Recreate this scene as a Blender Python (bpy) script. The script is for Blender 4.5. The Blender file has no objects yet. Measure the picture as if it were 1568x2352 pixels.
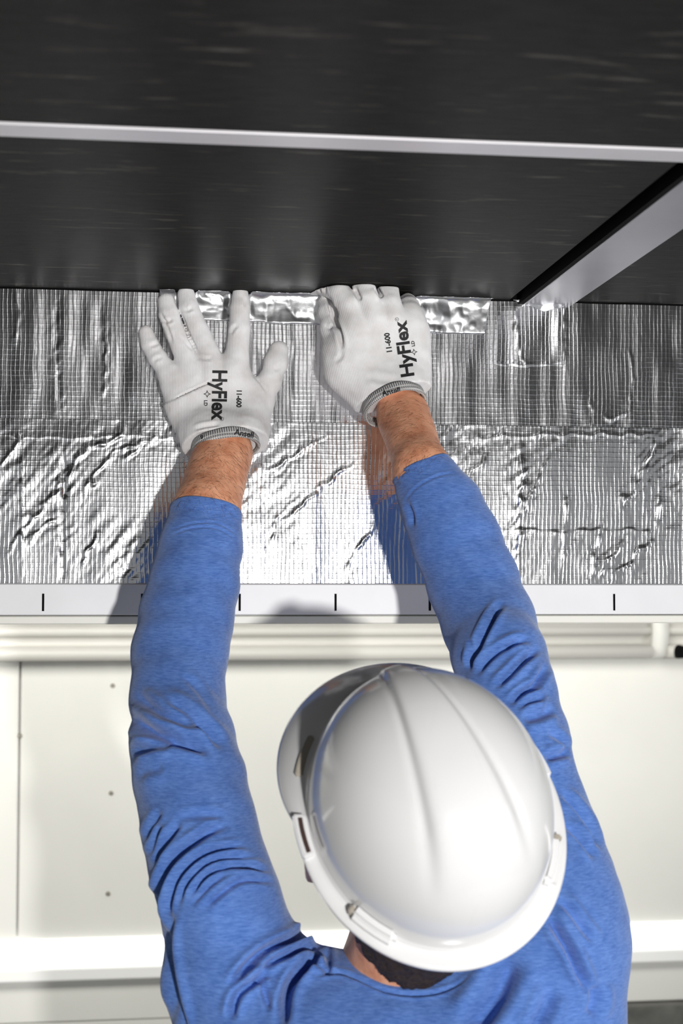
import bpy, bmesh, math, random
import numpy as np
from mathutils import Vector, Matrix
from mathutils.bvhtree import BVHTree

SC = bpy.context.scene
COL = SC.collection
rng = np.random.default_rng(7)
random.seed(7)

# ------------------------------------------------------------------ camera
ZC = 1.85                      # eye height of the lens, metres
FPX = 3500.0                   # focal length in pixels of the 1568 x 2352 frame
YAW = math.radians(7.4)
PITCH = math.atan(199.0 / FPX)
CAM = np.array([0.0, -2.0, ZC])
FWD = np.array([math.sin(YAW) * math.cos(PITCH), math.cos(YAW) * math.cos(PITCH), math.sin(PITCH)])
RGT = np.array([math.cos(YAW), -math.sin(YAW), 0.0])
UPV = np.cross(RGT, FWD)
cam_data = bpy.data.cameras.new('camera')
cam = bpy.data.objects.new('camera', cam_data)
COL.objects.link(cam)
cam_data.sensor_fit = 'VERTICAL'
cam_data.sensor_height = 36.0
cam_data.lens = FPX / 2352.0 * 36.0
cam_data.clip_start = 0.02
m = Matrix.Identity(4)
for i in range(3):
    m[i][0] = RGT[i]; m[i][1] = UPV[i]; m[i][2] = -FWD[i]; m[i][3] = CAM[i]
cam.matrix_world = m
cam_data.dof.use_dof = True
cam_data.dof.focus_distance = 1.93
cam_data.dof.aperture_fstop = 5.6
SC.camera = cam

# ------------------------------------------------------------------ world, lamps, exposure
world = bpy.data.worlds.new('world')
SC.world = world
world.use_nodes = True
world.node_tree.nodes['Background'].inputs[0].default_value = (0.96, 0.98, 1.0, 1)
world.node_tree.nodes['Background'].inputs[1].default_value = 0.22


def lamp(name, kind, loc, energy, color=(1, 1, 1), **kw):
    d = bpy.data.lights.new(name, kind)
    d.energy = energy
    d.color = color
    for k, v in kw.items():
        setattr(d, k, v)
    o = bpy.data.objects.new(name, d)
    o.location = loc
    COL.objects.link(o)
    return o


def aim(o, target):
    o.rotation_euler = (Vector(target) - o.location).to_track_quat('-Z', 'Y').to_euler()


key = lamp('work_lamp', 'SPOT', (0.50, -3.40, ZC - 0.35), 338, (1.0, 0.985, 0.96), shadow_soft_size=0.05, spot_size=math.radians(42), spot_blend=0.75)
aim(key, (0.20, 0.0, ZC - 0.02))
bay = lamp('bay_fill', 'AREA', (-0.35, 0.42, ZC + 0.30), 38, (1.0, 0.985, 0.93), shape='RECTANGLE', size=3.4, size_y=0.5)  # unseen area light, added to whiten the far wall and weaken the body's shadow
aim(bay, (-0.30, 1.35, ZC - 0.5))
fill = lamp('right_fill', 'AREA', (4.2, -2.4, 0.9), 62, (0.97, 0.985, 1.0), shape='RECTANGLE', size=1.4, size_y=1.6)  # unseen soft light, added to lift the hat's lower right and the shadows
aim(fill, (0.3, -0.5, 1.5))

SC.view_settings.view_transform = 'Standard'
SC.view_settings.look = 'None'
SC.view_settings.gamma = 1.0
SC.view_settings.use_curve_mapping = False
SC.view_settings.exposure = 0.0
SC.cycles.use_denoising = True
SC.cycles.max_bounces = 8
SC.cycles.sample_clamp_indirect = 6.0


# ------------------------------------------------------------------ geometry helpers
def P(px, py, d):
    """World point seen at photo pixel (px, py), at depth d along the lens axis."""
    return CAM + d * (FWD + (px - 784.0) / FPX * RGT + (1176.0 - py) / FPX * UPV)


def W(px, py, y0=0.0):
    """World point seen at photo pixel (px, py) on the plane y = y0."""
    v = FWD + (px - 784.0) / FPX * RGT + (1176.0 - py) / FPX * UPV
    return CAM + v * ((y0 - CAM[1]) / v[1])


def ray_dir(px, py):
    v = FWD + (px - 784.0) / FPX * RGT + (1176.0 - py) / FPX * UPV
    return v / np.linalg.norm(v)


def to_px(p):
    q = p - CAM
    d = q @ FWD
    return np.stack([784.0 + FPX * (q @ RGT) / d, 1176.0 - FPX * (q @ UPV) / d], -1), d


def unit(v):
    v = np.asarray(v, float)
    return v / np.linalg.norm(v)


def link_mesh(name, me, mat=None, parent=None):
    o = bpy.data.objects.new(name, me)
    COL.objects.link(o)
    if mat is not None:
        me.materials.append(mat)
    if parent is not None:
        o.parent = parent
    return o


def np_mesh(name, V, F, mat=None, parent=None, smooth=True):
    me = bpy.data.meshes.new(name)
    V = np.asarray(V, np.float32)
    F = np.asarray(F, np.int32)
    k = F.shape[1]
    me.vertices.add(len(V))
    me.vertices.foreach_set('co', V.ravel())
    me.loops.add(F.size)
    me.loops.foreach_set('vertex_index', F.ravel())
    me.polygons.add(len(F))
    me.polygons.foreach_set('loop_start', np.arange(0, F.size, k, dtype=np.int32))
    me.polygons.foreach_set('loop_total', np.full(len(F), k, np.int32))
    me.update(calc_edges=True)
    me.validate()
    if smooth:
        me.polygons.foreach_set('use_smooth', np.ones(len(me.polygons), bool))
    return link_mesh(name, me, mat, parent)


def bm_obj(name, bm, mat=None, parent=None, smooth=False):
    me = bpy.data.meshes.new(name)
    bm.normal_update()
    bm.to_mesh(me)
    bm.free()
    if smooth:
        me.polygons.foreach_set('use_smooth', np.ones(len(me.polygons), bool))
    return link_mesh(name, me, mat, parent)


def box_bm(bm, lo, hi, bevel=0.0):
    lo = Vector(lo); hi = Vector(hi)
    r = bmesh.ops.create_cube(bm, size=1.0)
    for v in r['verts']:
        v.co = Vector(((lo[i] + hi[i]) / 2 + v.co[i] * (hi[i] - lo[i])) for i in range(3))
    if bevel > 0:
        es = list({e for v in r['verts'] for e in v.link_edges})
        bmesh.ops.bevel(bm, geom=es, offset=bevel, segments=2, affect='EDGES', profile=0.5)


def box(name, lo, hi, mat, parent=None, bevel=0.0):
    bm = bmesh.new()
    box_bm(bm, lo, hi, bevel)
    return bm_obj(name, bm, mat, parent)


def extrude_profile(name, prof, x0, x1, mat, parent=None, smooth=True, caps=True, seg=1):
    """Profile of (y, z) points swept along x."""
    n = len(prof)
    xs = np.linspace(x0, x1, seg + 1)
    V = [(x, y, z) for x in xs for (y, z) in prof]
    me = bpy.data.meshes.new(name)
    F = []
    for s in range(seg):
        for i in range(n):
            j = (i + 1) % n
            F.append((s * n + i, s * n + j, (s + 1) * n + j, (s + 1) * n + i))
    if caps:
        F.append(tuple(range(n))[::-1])
        F.append(tuple(range(seg * n, seg * n + n)))
    me.from_pydata(V, [], F)
    me.update()
    bm = bmesh.new(); bm.from_mesh(me)
    bmesh.ops.recalc_face_normals(bm, faces=bm.faces)
    bm.to_mesh(me); bm.free()
    if smooth:
        me.polygons.foreach_set('use_smooth', [len(p.vertices) == 4 for p in me.polygons])
    return link_mesh(name, me, mat, parent)


def tag(o, label=None, cat=None, group=None, kind=None):
    if label: o['label'] = label
    if cat: o['category'] = cat
    if group: o['group'] = group
    if kind: o['kind'] = kind
    return o


def empty(name, loc, label=None, cat=None, group=None, kind=None):
    o = bpy.data.objects.new(name, None)
    COL.objects.link(o)
    o.location = loc
    o.empty_display_size = 0.05
    tag(o, label, cat, group, kind)
    return o


def adopt(parent, *objs):
    """Parent world-space meshes under an Empty without moving them."""
    bpy.context.view_layer.update()
    for o in objs:
        w = o.matrix_world.copy()
        o.parent = parent
        o.matrix_parent_inverse = parent.matrix_world.inverted()
        o.matrix_world = w


def hash3(ix, iy, iz, seed):
    h = (ix.astype(np.int64) * 374761393 + iy.astype(np.int64) * 668265263 + iz.astype(np.int64) * 2147483647 + seed * 1274126177) & 0xFFFFFFFF
    h = ((h ^ (h >> 13)) * 1274126177) & 0xFFFFFFFF
    h = h ^ (h >> 16)
    return (h & 0xFFFF) / 32767.5 - 1.0


def vnoise(p, scale=1.0, seed=0):
    q = np.asarray(p, float) * scale
    i = np.floor(q).astype(np.int64)
    f = q - i
    f = f * f * f * (f * (f * 6 - 15) + 10)
    r = 0
    for dx in (0, 1):
        for dy in (0, 1):
            for dz in (0, 1):
                w = (f[:, 0] if dx else 1 - f[:, 0]) * (f[:, 1] if dy else 1 - f[:, 1]) * (f[:, 2] if dz else 1 - f[:, 2])
                r = r + w * hash3(i[:, 0] + dx, i[:, 1] + dy, i[:, 2] + dz, seed)
    return r


def fbm(p, scale, seed=0, octaves=3):
    r = 0; a = 1.0
    for o in range(octaves):
        r = r + a * vnoise(p, scale * 2 ** o, seed + o * 17)
        a *= 0.5
    return r


# ------------------------------------------------------------------ signed-distance modelling (smooth bodies, gloves, cloth)
class Field:
    def __init__(self, lo, hi, h):
        self.h = h
        self.o = np.array(lo, float)
        self.n = np.ceil((np.array(hi) - self.o) / h).astype(int) + 1
        self.D = np.full(self.n, 0.06, np.float32)

    def block(self, lo, hi):
        i0 = np.clip(np.floor((lo - self.o) / self.h).astype(int), 0, self.n - 1)
        i1 = np.clip(np.ceil((hi - self.o) / self.h).astype(int) + 1, 1, self.n)
        if np.any(i1 - i0 < 1):
            return None, None
        ax = [(self.o[k] + self.h * np.arange(i0[k], i1[k])).astype(np.float32) for k in range(3)]
        return tuple(slice(i0[k], i1[k]) for k in range(3)), np.meshgrid(*ax, indexing='ij')

    @staticmethod
    def cap_dist(g, a, b, ra, rb, flat=None):
        X, Y, Z = g
        px, py, pz = X - a[0], Y - a[1], Z - a[2]
        ba = np.asarray(b, float) - a
        if flat is not None:
            n, s = unit(flat[0]), flat[1]
            dn = px * n[0] + py * n[1] + pz * n[2]
            px = px + dn * n[0] * (s - 1); py = py + dn * n[1] * (s - 1); pz = pz + dn * n[2] * (s - 1)
            ba = ba + np.dot(ba, n) * n * (s - 1)
        bb = max(float(ba @ ba), 1e-12)
        t = np.clip((px * ba[0] + py * ba[1] + pz * ba[2]) / bb, 0, 1)
        d = np.sqrt((px - t * ba[0]) ** 2 + (py - t * ba[1]) ** 2 + (pz - t * ba[2]) ** 2) - (ra + (rb - ra) * t)
        return d

    def _reg(self, a, b, r, marg):
        a = np.asarray(a, float); b = np.asarray(b, float)
        return self.block(np.minimum(a, b) - r - marg, np.maximum(a, b) + r + marg)

    def add(self, a, b, ra, rb, k=0.01, flat=None):
        a = np.asarray(a, float); b = np.asarray(b, float)
        s, g = self._reg(a, b, max(ra, rb), k + 0.012)
        if s is None: return
        d = self.cap_dist(g, a, b, ra, rb, flat)
        o = self.D[s]
        hh = np.maximum(k - np.abs(d - o), 0) / k
        self.D[s] = np.minimum(d, o) - hh * hh * k * 0.25

    def sub(self, a, b, ra, rb, k=0.004, flat=None):
        a = np.asarray(a, float); b = np.asarray(b, float)
        s, g = self._reg(a, b, max(ra, rb), k + 0.012)
        if s is None: return
        d = -self.cap_dist(g, a, b, ra, rb, flat)
        o = self.D[s]
        hh = np.maximum(k - np.abs(d - o), 0) / k
        self.D[s] = np.maximum(d, o) + hh * hh * k * 0.25

    def chain(self, pts, rad, k=0.01, flat=None):
        for i in range(len(pts) - 1):
            self.add(pts[i], pts[i + 1], rad[i], rad[i + 1], k, flat)

    def cut(self, c, n, r):
        c = np.asarray(c, float); n = unit(n)
        s, g = self.block(c - r, c + r)
        d = (g[0] - c[0]) * n[0] + (g[1] - c[1]) * n[1] + (g[2] - c[2]) * n[2]
        near = (g[0] - c[0]) ** 2 + (g[1] - c[1]) ** 2 + (g[2] - c[2]) ** 2 < r * r
        self.D[s] = np.where(near, np.maximum(self.D[s], d), self.D[s])

    def mesh(self, smooth=2):
        D = self.D
        ins = (D < 0)
        u = ins.astype(np.uint8)
        S = u[:-1, :-1, :-1] + u[1:, :-1, :-1] + u[:-1, 1:, :-1] + u[1:, 1:, :-1] + u[:-1, :-1, 1:] + u[1:, :-1, 1:] + u[:-1, 1:, 1:] + u[1:, 1:, 1:]
        act = np.argwhere((S > 0) & (S < 8))
        idx = np.full(S.shape, -1, np.int32)
        idx[act[:, 0], act[:, 1], act[:, 2]] = np.arange(len(act))
        cor = [(a, b, c) for a in (0, 1) for b in (0, 1) for c in (0, 1)]
        val = {c: D[act[:, 0] + c[0], act[:, 1] + c[1], act[:, 2] + c[2]] for c in cor}
        acc = np.zeros((len(act), 3)); cnt = np.zeros(len(act))
        for c in cor:
            for ax in range(3):
                if c[ax] == 0:
                    c2 = list(c); c2[ax] = 1; c2 = tuple(c2)
                    v0, v1 = val[c], val[c2]
                    x = (v0 < 0) != (v1 < 0)
                    t = np.where(x, v0 / np.where(x, v0 - v1, 1), 0)
                    for k in range(3):
                        acc[:, k] += np.where(x, c[k] + (t if k == ax else 0), 0)
                    cnt += x
        V = self.o + self.h * (act + acc / cnt[:, None])
        F = []
        for ax in range(3):
            sl0 = [slice(None)] * 3; sl1 = [slice(None)] * 3
            sl0[ax] = slice(0, -1); sl1[ax] = slice(1, None)
            a0 = ins[tuple(sl0)]; a1 = ins[tuple(sl1)]
            e = np.argwhere(a0 != a1)
            o1, o2 = (ax + 1) % 3, (ax + 2) % 3
            ok = (e[:, o1] > 0) & (e[:, o2] > 0) & (e[:, o1] < S.shape[o1]) & (e[:, o2] < S.shape[o2])
            e = e[ok]
            fl = a0[e[:, 0], e[:, 1], e[:, 2]]

            def cell(d1, d2):
                q = e.copy(); q[:, o1] -= d1; q[:, o2] -= d2
                return idx[q[:, 0], q[:, 1], q[:, 2]]
            Q = np.stack([cell(1, 1), cell(0, 1), cell(0, 0), cell(1, 0)], 1)
            Q[~fl] = Q[~fl][:, ::-1]
            F.append(Q)
        F = np.concatenate(F)
        F = F[(F >= 0).all(1)]
        V = lap_smooth(V, F, smooth)
        return V, F


def lap_smooth(V, F, it, lam=0.5):
    if it <= 0: return V
    E = np.concatenate([F[:, [i, (i + 1) % F.shape[1]]] for i in range(F.shape[1])])
    n = len(V)
    deg = np.bincount(E[:, 0], minlength=n) + np.bincount(E[:, 1], minlength=n)
    for s in range(it):
        A = np.zeros_like(V)
        for k in range(3):
            A[:, k] = np.bincount(E[:, 0], V[E[:, 1], k], n) + np.bincount(E[:, 1], V[E[:, 0], k], n)
        A /= np.maximum(deg, 1)[:, None]
        V = V + (lam if s % 2 == 0 else -lam * 0.9) * (A - V)
    return V


def subdivide(V, F):
    n = len(V)
    E = np.concatenate([np.sort(F[:, [i, (i + 1) % 4]], 1) for i in range(4)])
    key_ = E[:, 0].astype(np.int64) * n + E[:, 1]
    u, inv = np.unique(key_, return_inverse=True)
    a, b_ = u // n, u % n
    M = (V[a] + V[b_]) / 2
    C = V[F].mean(1)
    m_ = len(F)
    e = inv.reshape(4, m_).T + n
    c = np.arange(m_) + n + len(u)
    Q = np.concatenate([np.stack([F[:, i], e[:, i], c, e[:, (i + 3) % 4]], 1) for i in range(4)])
    V2 = np.vstack([V, M, C])
    return lap_smooth(V2, Q, 2, 0.4), Q


def normals(V, F):
    n = np.cross(V[F[:, 2]] - V[F[:, 0]], V[F[:, 3]] - V[F[:, 1]])
    N = np.zeros_like(V)
    for j in range(4):
        for k in range(3):
            N[:, k] += np.bincount(F[:, j], n[:, k], len(V))
    return N / np.maximum(np.linalg.norm(N, axis=1), 1e-12)[:, None]


def poly_dist(px, pl):
    """Signed distance in pixels from points to a polyline, and position 0..1 along it."""
    pl = np.asarray(pl, float)
    L = np.r_[0, np.cumsum(np.linalg.norm(np.diff(pl, axis=0), axis=1))]
    best = np.full(len(px), 1e9); sg = np.zeros(len(px)); tt = np.zeros(len(px))
    for i in range(len(pl) - 1):
        a, b = pl[i], pl[i + 1]
        ab = b - a; l2 = ab @ ab
        t = np.clip(((px - a) @ ab) / l2, 0, 1)
        q = px - a - t[:, None] * ab
        d = np.hypot(q[:, 0], q[:, 1])
        s = np.sign(ab[0] * q[:, 1] - ab[1] * q[:, 0])
        m_ = d < best
        best[m_] = d[m_]; sg[m_] = s[m_]; tt[m_] = (L[i] + t[m_] * (L[i + 1] - L[i])) / L[-1]
    return best * sg, tt


def spline(pts, n=24):
    pts = np.asarray(pts, float)
    if len(pts) < 3: return pts
    P_ = np.vstack([2 * pts[0] - pts[1], pts, 2 * pts[-1] - pts[-2]])
    out = []
    k = max(2, n // (len(pts) - 1))
    for i in range(1, len(P_) - 2):
        for t in np.linspace(0, 1, k, endpoint=False):
            p0, p1, p2, p3 = P_[i - 1], P_[i], P_[i + 1], P_[i + 2]
            out.append(0.5 * (2 * p1 + (p2 - p0) * t + (2 * p0 - 5 * p1 + 4 * p2 - p3) * t * t + (3 * p1 - p0 - 3 * p2 + p3) * t ** 3))
    out.append(pts[-1])
    return np.array(out)


def fold(V, N, folds, wsmooth=0.25):
    """Press creases into a cloth surface: each fold is (path, width px, depth m, ridge m)."""
    px, _ = to_px(V)
    view = CAM - V
    view /= np.linalg.norm(view, axis=1)[:, None]
    face = np.clip((N * view).sum(1) * 3.0 + 0.4, 0, 1)
    D = np.zeros(len(V))
    for path, w, dep, rid in folds:
        dep *= 1.3; rid *= 1.45
        pl = spline(path)
        lo = pl.min(0) - 4 * w; hi = pl.max(0) + 4 * w
        sel = np.where((px[:, 0] > lo[0]) & (px[:, 0] < hi[0]) & (px[:, 1] > lo[1]) & (px[:, 1] < hi[1]))[0]
        if len(sel) == 0: continue
        d, t = poly_dist(px[sel], pl)
        env = np.clip(np.minimum(t, 1 - t) / wsmooth, 0, 1)
        env = env * env * (3 - 2 * env)
        D[sel] += env * (-dep * np.exp(-(d / w) ** 2) + rid * np.exp(-((np.abs(d) - 1.9 * w) / (1.0 * w)) ** 2))
    return V + N * (D * face)[:, None]


# ------------------------------------------------------------------ materials
def new_mat(name):
    mt = bpy.data.materials.new(name)
    mt.use_nodes = True
    nt = mt.node_tree
    return mt, nt, nt.nodes['Principled BSDF']


def node(nt, typ, **kw):
    n = nt.nodes.new(typ)
    for k, v in kw.items():
        setattr(n, k, v)
    return n


def plain(name, col, rough=0.5, metal=0.0, noise=0.0, nscale=30.0, bump=0.0, bscale=200.0, coat=0.0, stretch=(1, 1, 1), spec=0.5):
    mt, nt, b = new_mat(name)
    b.inputs['Base Color'].default_value = (*col, 1)
    b.inputs['Roughness'].default_value = rough
    b.inputs['Metallic'].default_value = metal
    b.inputs['Specular IOR Level'].default_value = spec
    if coat:
        b.inputs['Coat Weight'].default_value = coat
        b.inputs['Coat Roughness'].default_value = 0.05
    tc = node(nt, 'ShaderNodeTexCoord')
    mp = node(nt, 'ShaderNodeMapping')
    mp.inputs['Scale'].default_value = stretch
    nt.links.new(tc.outputs['Object'], mp.inputs['Vector'])
    if noise > 0:
        n = node(nt, 'ShaderNodeTexNoise')
        n.inputs['Scale'].default_value = nscale
        n.inputs['Detail'].default_value = 6
        nt.links.new(mp.outputs[0], n.inputs['Vector'])
        r = node(nt, 'ShaderNodeValToRGB')
        r.color_ramp.elements[0].position = 0.3; r.color_ramp.elements[1].position = 0.7
        r.color_ramp.elements[0].color = (*[c * (1 - noise) for c in col], 1)
        r.color_ramp.elements[1].color = (*[min(1, c * (1 + noise)) for c in col], 1)
        nt.links.new(n.outputs['Fac'], r.inputs['Fac'])
        nt.links.new(r.outputs['Color'], b.inputs['Base Color'])
    if bump > 0:
        n2 = node(nt, 'ShaderNodeTexNoise')
        n2.inputs['Scale'].default_value = bscale
        n2.inputs['Detail'].default_value = 4
        nt.links.new(mp.outputs[0], n2.inputs['Vector'])
        bp = node(nt, 'ShaderNodeBump')
        bp.inputs['Strength'].default_value = 1.0
        bp.inputs['Distance'].default_value = bump
        nt.links.new(n2.outputs['Fac'], bp.inputs['Height'])
        nt.links.new(bp.outputs[0], b.inputs['Normal'])
    return mt


def math_n(nt, op, a, b_=None, c=None):
    n = node(nt, 'ShaderNodeMath', operation=op)
    for i, v in enumerate((a, b_, c)):
        if v is None: continue
        if isinstance(v, (int, float)):
            n.inputs[i].default_value = v
        else:
            nt.links.new(v, n.inputs[i])
    return n.outputs[0]


def foil_material():
    mt, nt, b = new_mat('scrim_foil')
    b.inputs['Base Color'].default_value = (0.86, 0.86, 0.88, 1)
    b.inputs['Metallic'].default_value = 1.0
    b.inputs['Roughness'].default_value = 0.145
    tc = node(nt, 'ShaderNodeTexCoord')
    nz = node(nt, 'ShaderNodeTexNoise'); nz.inputs['Scale'].default_value = 18; nz.inputs['Detail'].default_value = 3
    nt.links.new(tc.outputs['Object'], nz.inputs['Vector'])
    sep = node(nt, 'ShaderNodeSeparateXYZ')
    nt.links.new(tc.outputs['Object'], sep.inputs[0])
    wob = math_n(nt, 'MULTIPLY', math_n(nt, 'SUBTRACT', nz.outputs['Fac'], 0.5), 0.006)
    # glass scrim: raised threads under the foil, both ways
    def thread(coord, pitch, amp, sharp):
        t = math_n(nt, 'ADD', coord, wob)
        s = math_n(nt, 'SINE', math_n(nt, 'MULTIPLY', t, 2 * math.pi / pitch))
        s = math_n(nt, 'MULTIPLY_ADD', s, 0.5, 0.5)
        return math_n(nt, 'MULTIPLY', math_n(nt, 'POWER', s, sharp), amp)
    n1 = node(nt, 'ShaderNodeTexNoise'); n1.inputs['Scale'].default_value = 30; n1.inputs['Detail'].default_value = 2
    mp = node(nt, 'ShaderNodeMapping'); mp.inputs['Scale'].default_value = (3.0, 1, 0.35)
    nt.links.new(tc.outputs['Object'], mp.inputs[0]); nt.links.new(mp.outputs[0], n1.inputs['Vector'])
    amod = math_n(nt, 'MULTIPLY_ADD', n1.outputs['Fac'], 2.4, -0.55)
    tv = math_n(nt, 'MULTIPLY', thread(sep.outputs['X'], 0.0056, 1.0, 6.0), amod)
    th = thread(sep.outputs['Z'], 0.0066, 0.17, 7.0)
    # fine crinkle, slanting down to the left
    n2 = node(nt, 'ShaderNodeTexNoise'); n2.inputs['Scale'].default_value = 150; n2.inputs['Detail'].default_value = 5
    mp2 = node(nt, 'ShaderNodeMapping'); mp2.inputs['Rotation'].default_value = (0, math.radians(35), 0); mp2.inputs['Scale'].default_value = (1.2, 1, 0.45)
    nt.links.new(tc.outputs['Object'], mp2.inputs[0]); nt.links.new(mp2.outputs[0], n2.inputs['Vector'])
    h = math_n(nt, 'ADD', math_n(nt, 'ADD', tv, th), math_n(nt, 'MULTIPLY', n2.outputs['Fac'], 0.9))
    bp = node(nt, 'ShaderNodeBump'); bp.inputs['Strength'].default_value = 1.0; bp.inputs['Distance'].default_value = 0.00020
    nt.links.new(h, bp.inputs['Height'])
    nt.links.new(bp.outputs[0], b.inputs['Normal'])
    return mt


def shirt_material():
    mt, nt, b = new_mat('heather_blue_jersey')
    b.inputs['Roughness'].default_value = 0.9
    b.inputs['Specular IOR Level'].default_value = 0.15
    b.inputs['Sheen Weight'].default_value = 0.25
    b.inputs['Sheen Roughness'].default_value = 0.5
    tc = node(nt, 'ShaderNodeTexCoord')
    mp = node(nt, 'ShaderNodeMapping'); mp.inputs['Scale'].default_value = (110, 110, 620); mp.inputs['Rotation'].default_value = (0, math.radians(-8), 0)
    nt.links.new(tc.outputs['Object'], mp.inputs[0])
    n = node(nt, 'ShaderNodeTexNoise'); n.inputs['Scale'].default_value = 1.0; n.inputs['Detail'].default_value = 5; n.inputs['Roughness'].default_value = 0.65
    nt.links.new(mp.outputs[0], n.inputs['Vector'])
    n3 = node(nt, 'ShaderNodeTexNoise'); n3.inputs['Scale'].default_value = 45; n3.inputs['Detail'].default_value = 4
    nt.links.new(tc.outputs['Object'], n3.inputs['Vector'])
    mx = math_n(nt, 'ADD', math_n(nt, 'MULTIPLY', n.outputs['Fac'], 0.75), math_n(nt, 'MULTIPLY', n3.outputs['Fac'], 0.25))
    r = node(nt, 'ShaderNodeValToRGB')
    r.color_ramp.elements[0].position = 0.33; r.color_ramp.elements[1].position = 0.68
    r.color_ramp.elements[0].color = (0.052, 0.132, 0.42, 1)
    r.color_ramp.elements[1].color = (0.145, 0.275, 0.66, 1)
    nt.links.new(mx, r.inputs['Fac'])
    nt.links.new(r.outputs['Color'], b.inputs['Base Color'])
    bp = node(nt, 'ShaderNodeBump'); bp.inputs['Distance'].default_value = 0.0004
    nt.links.new(n.outputs['Fac'], bp.inputs['Height'])
    nt.links.new(bp.outputs[0], b.inputs['Normal'])
    return mt


def skin_material():
    mt, nt, b = new_mat('skin')
    b.inputs['Roughness'].default_value = 0.55
    b.inputs['Subsurface Weight'].default_value = 0.12
    b.inputs['Subsurface Radius'].default_value = (0.01, 0.004, 0.002)
    b.inputs['Subsurface Scale'].default_value = 0.5
    tc = node(nt, 'ShaderNodeTexCoord')
    n = node(nt, 'ShaderNodeTexNoise'); n.inputs['Scale'].default_value = 55; n.inputs['Detail'].default_value = 6
    nt.links.new(tc.outputs['Object'], n.inputs['Vector'])
    r = node(nt, 'ShaderNodeValToRGB')
    r.color_ramp.elements[0].position = 0.32; r.color_ramp.elements[1].position = 0.68
    r.color_ramp.elements[0].color = (0.64, 0.255, 0.135, 1)
    r.color_ramp.elements[1].color = (0.86, 0.43, 0.26, 1)
    nt.links.new(n.outputs['Fac'], r.inputs['Fac'])
    nt.links.new(r.outputs['Color'], b.inputs['Base Color'])
    n2 = node(nt, 'ShaderNodeTexNoise'); n2.inputs['Scale'].default_value = 260; n2.inputs['Detail'].default_value = 5
    nt.links.new(tc.outputs['Object'], n2.inputs['Vector'])
    bp = node(nt, 'ShaderNodeBump'); bp.inputs['Distance'].default_value = 0.0007
    nt.links.new(n2.outputs['Fac'], bp.inputs['Height'])
    nt.links.new(bp.outputs[0], b.inputs['Normal'])
    return mt


def glove_material(axis):
    """White knit: fine wales running along `axis`, with the dipped fingers a little greyer."""
    mt, nt, b = new_mat('white_knit')
    b.inputs['Roughness'].default_value = 0.85
    b.inputs['Specular IOR Level'].default_value = 0.25
    tc = node(nt, 'ShaderNodeTexCoord')
    n = node(nt, 'ShaderNodeTexNoise'); n.inputs['Scale'].default_value = 38; n.inputs['Detail'].default_value = 4
    nt.links.new(tc.outputs['Object'], n.inputs['Vector'])
    r = node(nt, 'ShaderNodeValToRGB')
    r.color_ramp.elements[0].position = 0.25; r.color_ramp.elements[1].position = 0.6
    r.color_ramp.elements[0].color = (0.70, 0.675, 0.665, 1)
    r.color_ramp.elements[1].color = (0.85, 0.84, 0.85, 1)
    nt.links.new(n.outputs['Fac'], r.inputs['Fac'])
    nt.links.new(r.outputs['Color'], b.inputs['Base Color'])
    w = node(nt, 'ShaderNodeTexWave', wave_type='BANDS', bands_direction='X')
    w.inputs['Scale'].default_value = 330 / 6.283 * 3.1; w.inputs['Distortion'].default_value = 1.2; w.inputs['Detail'].default_value = 1
    mp = node(nt, 'ShaderNodeMapping'); mp.inputs['Rotation'].default_value = (0, math.radians(axis), 0)
    nt.links.new(tc.outputs['Object'], mp.inputs[0]); nt.links.new(mp.outputs[0], w.inputs['Vector'])
    bp = node(nt, 'ShaderNodeBump'); bp.inputs['Distance'].default_value = 0.00022
    nt.links.new(w.outputs['Fac'], bp.inputs['Height'])
    nt.links.new(bp.outputs[0], b.inputs['Normal'])
    return mt


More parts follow.
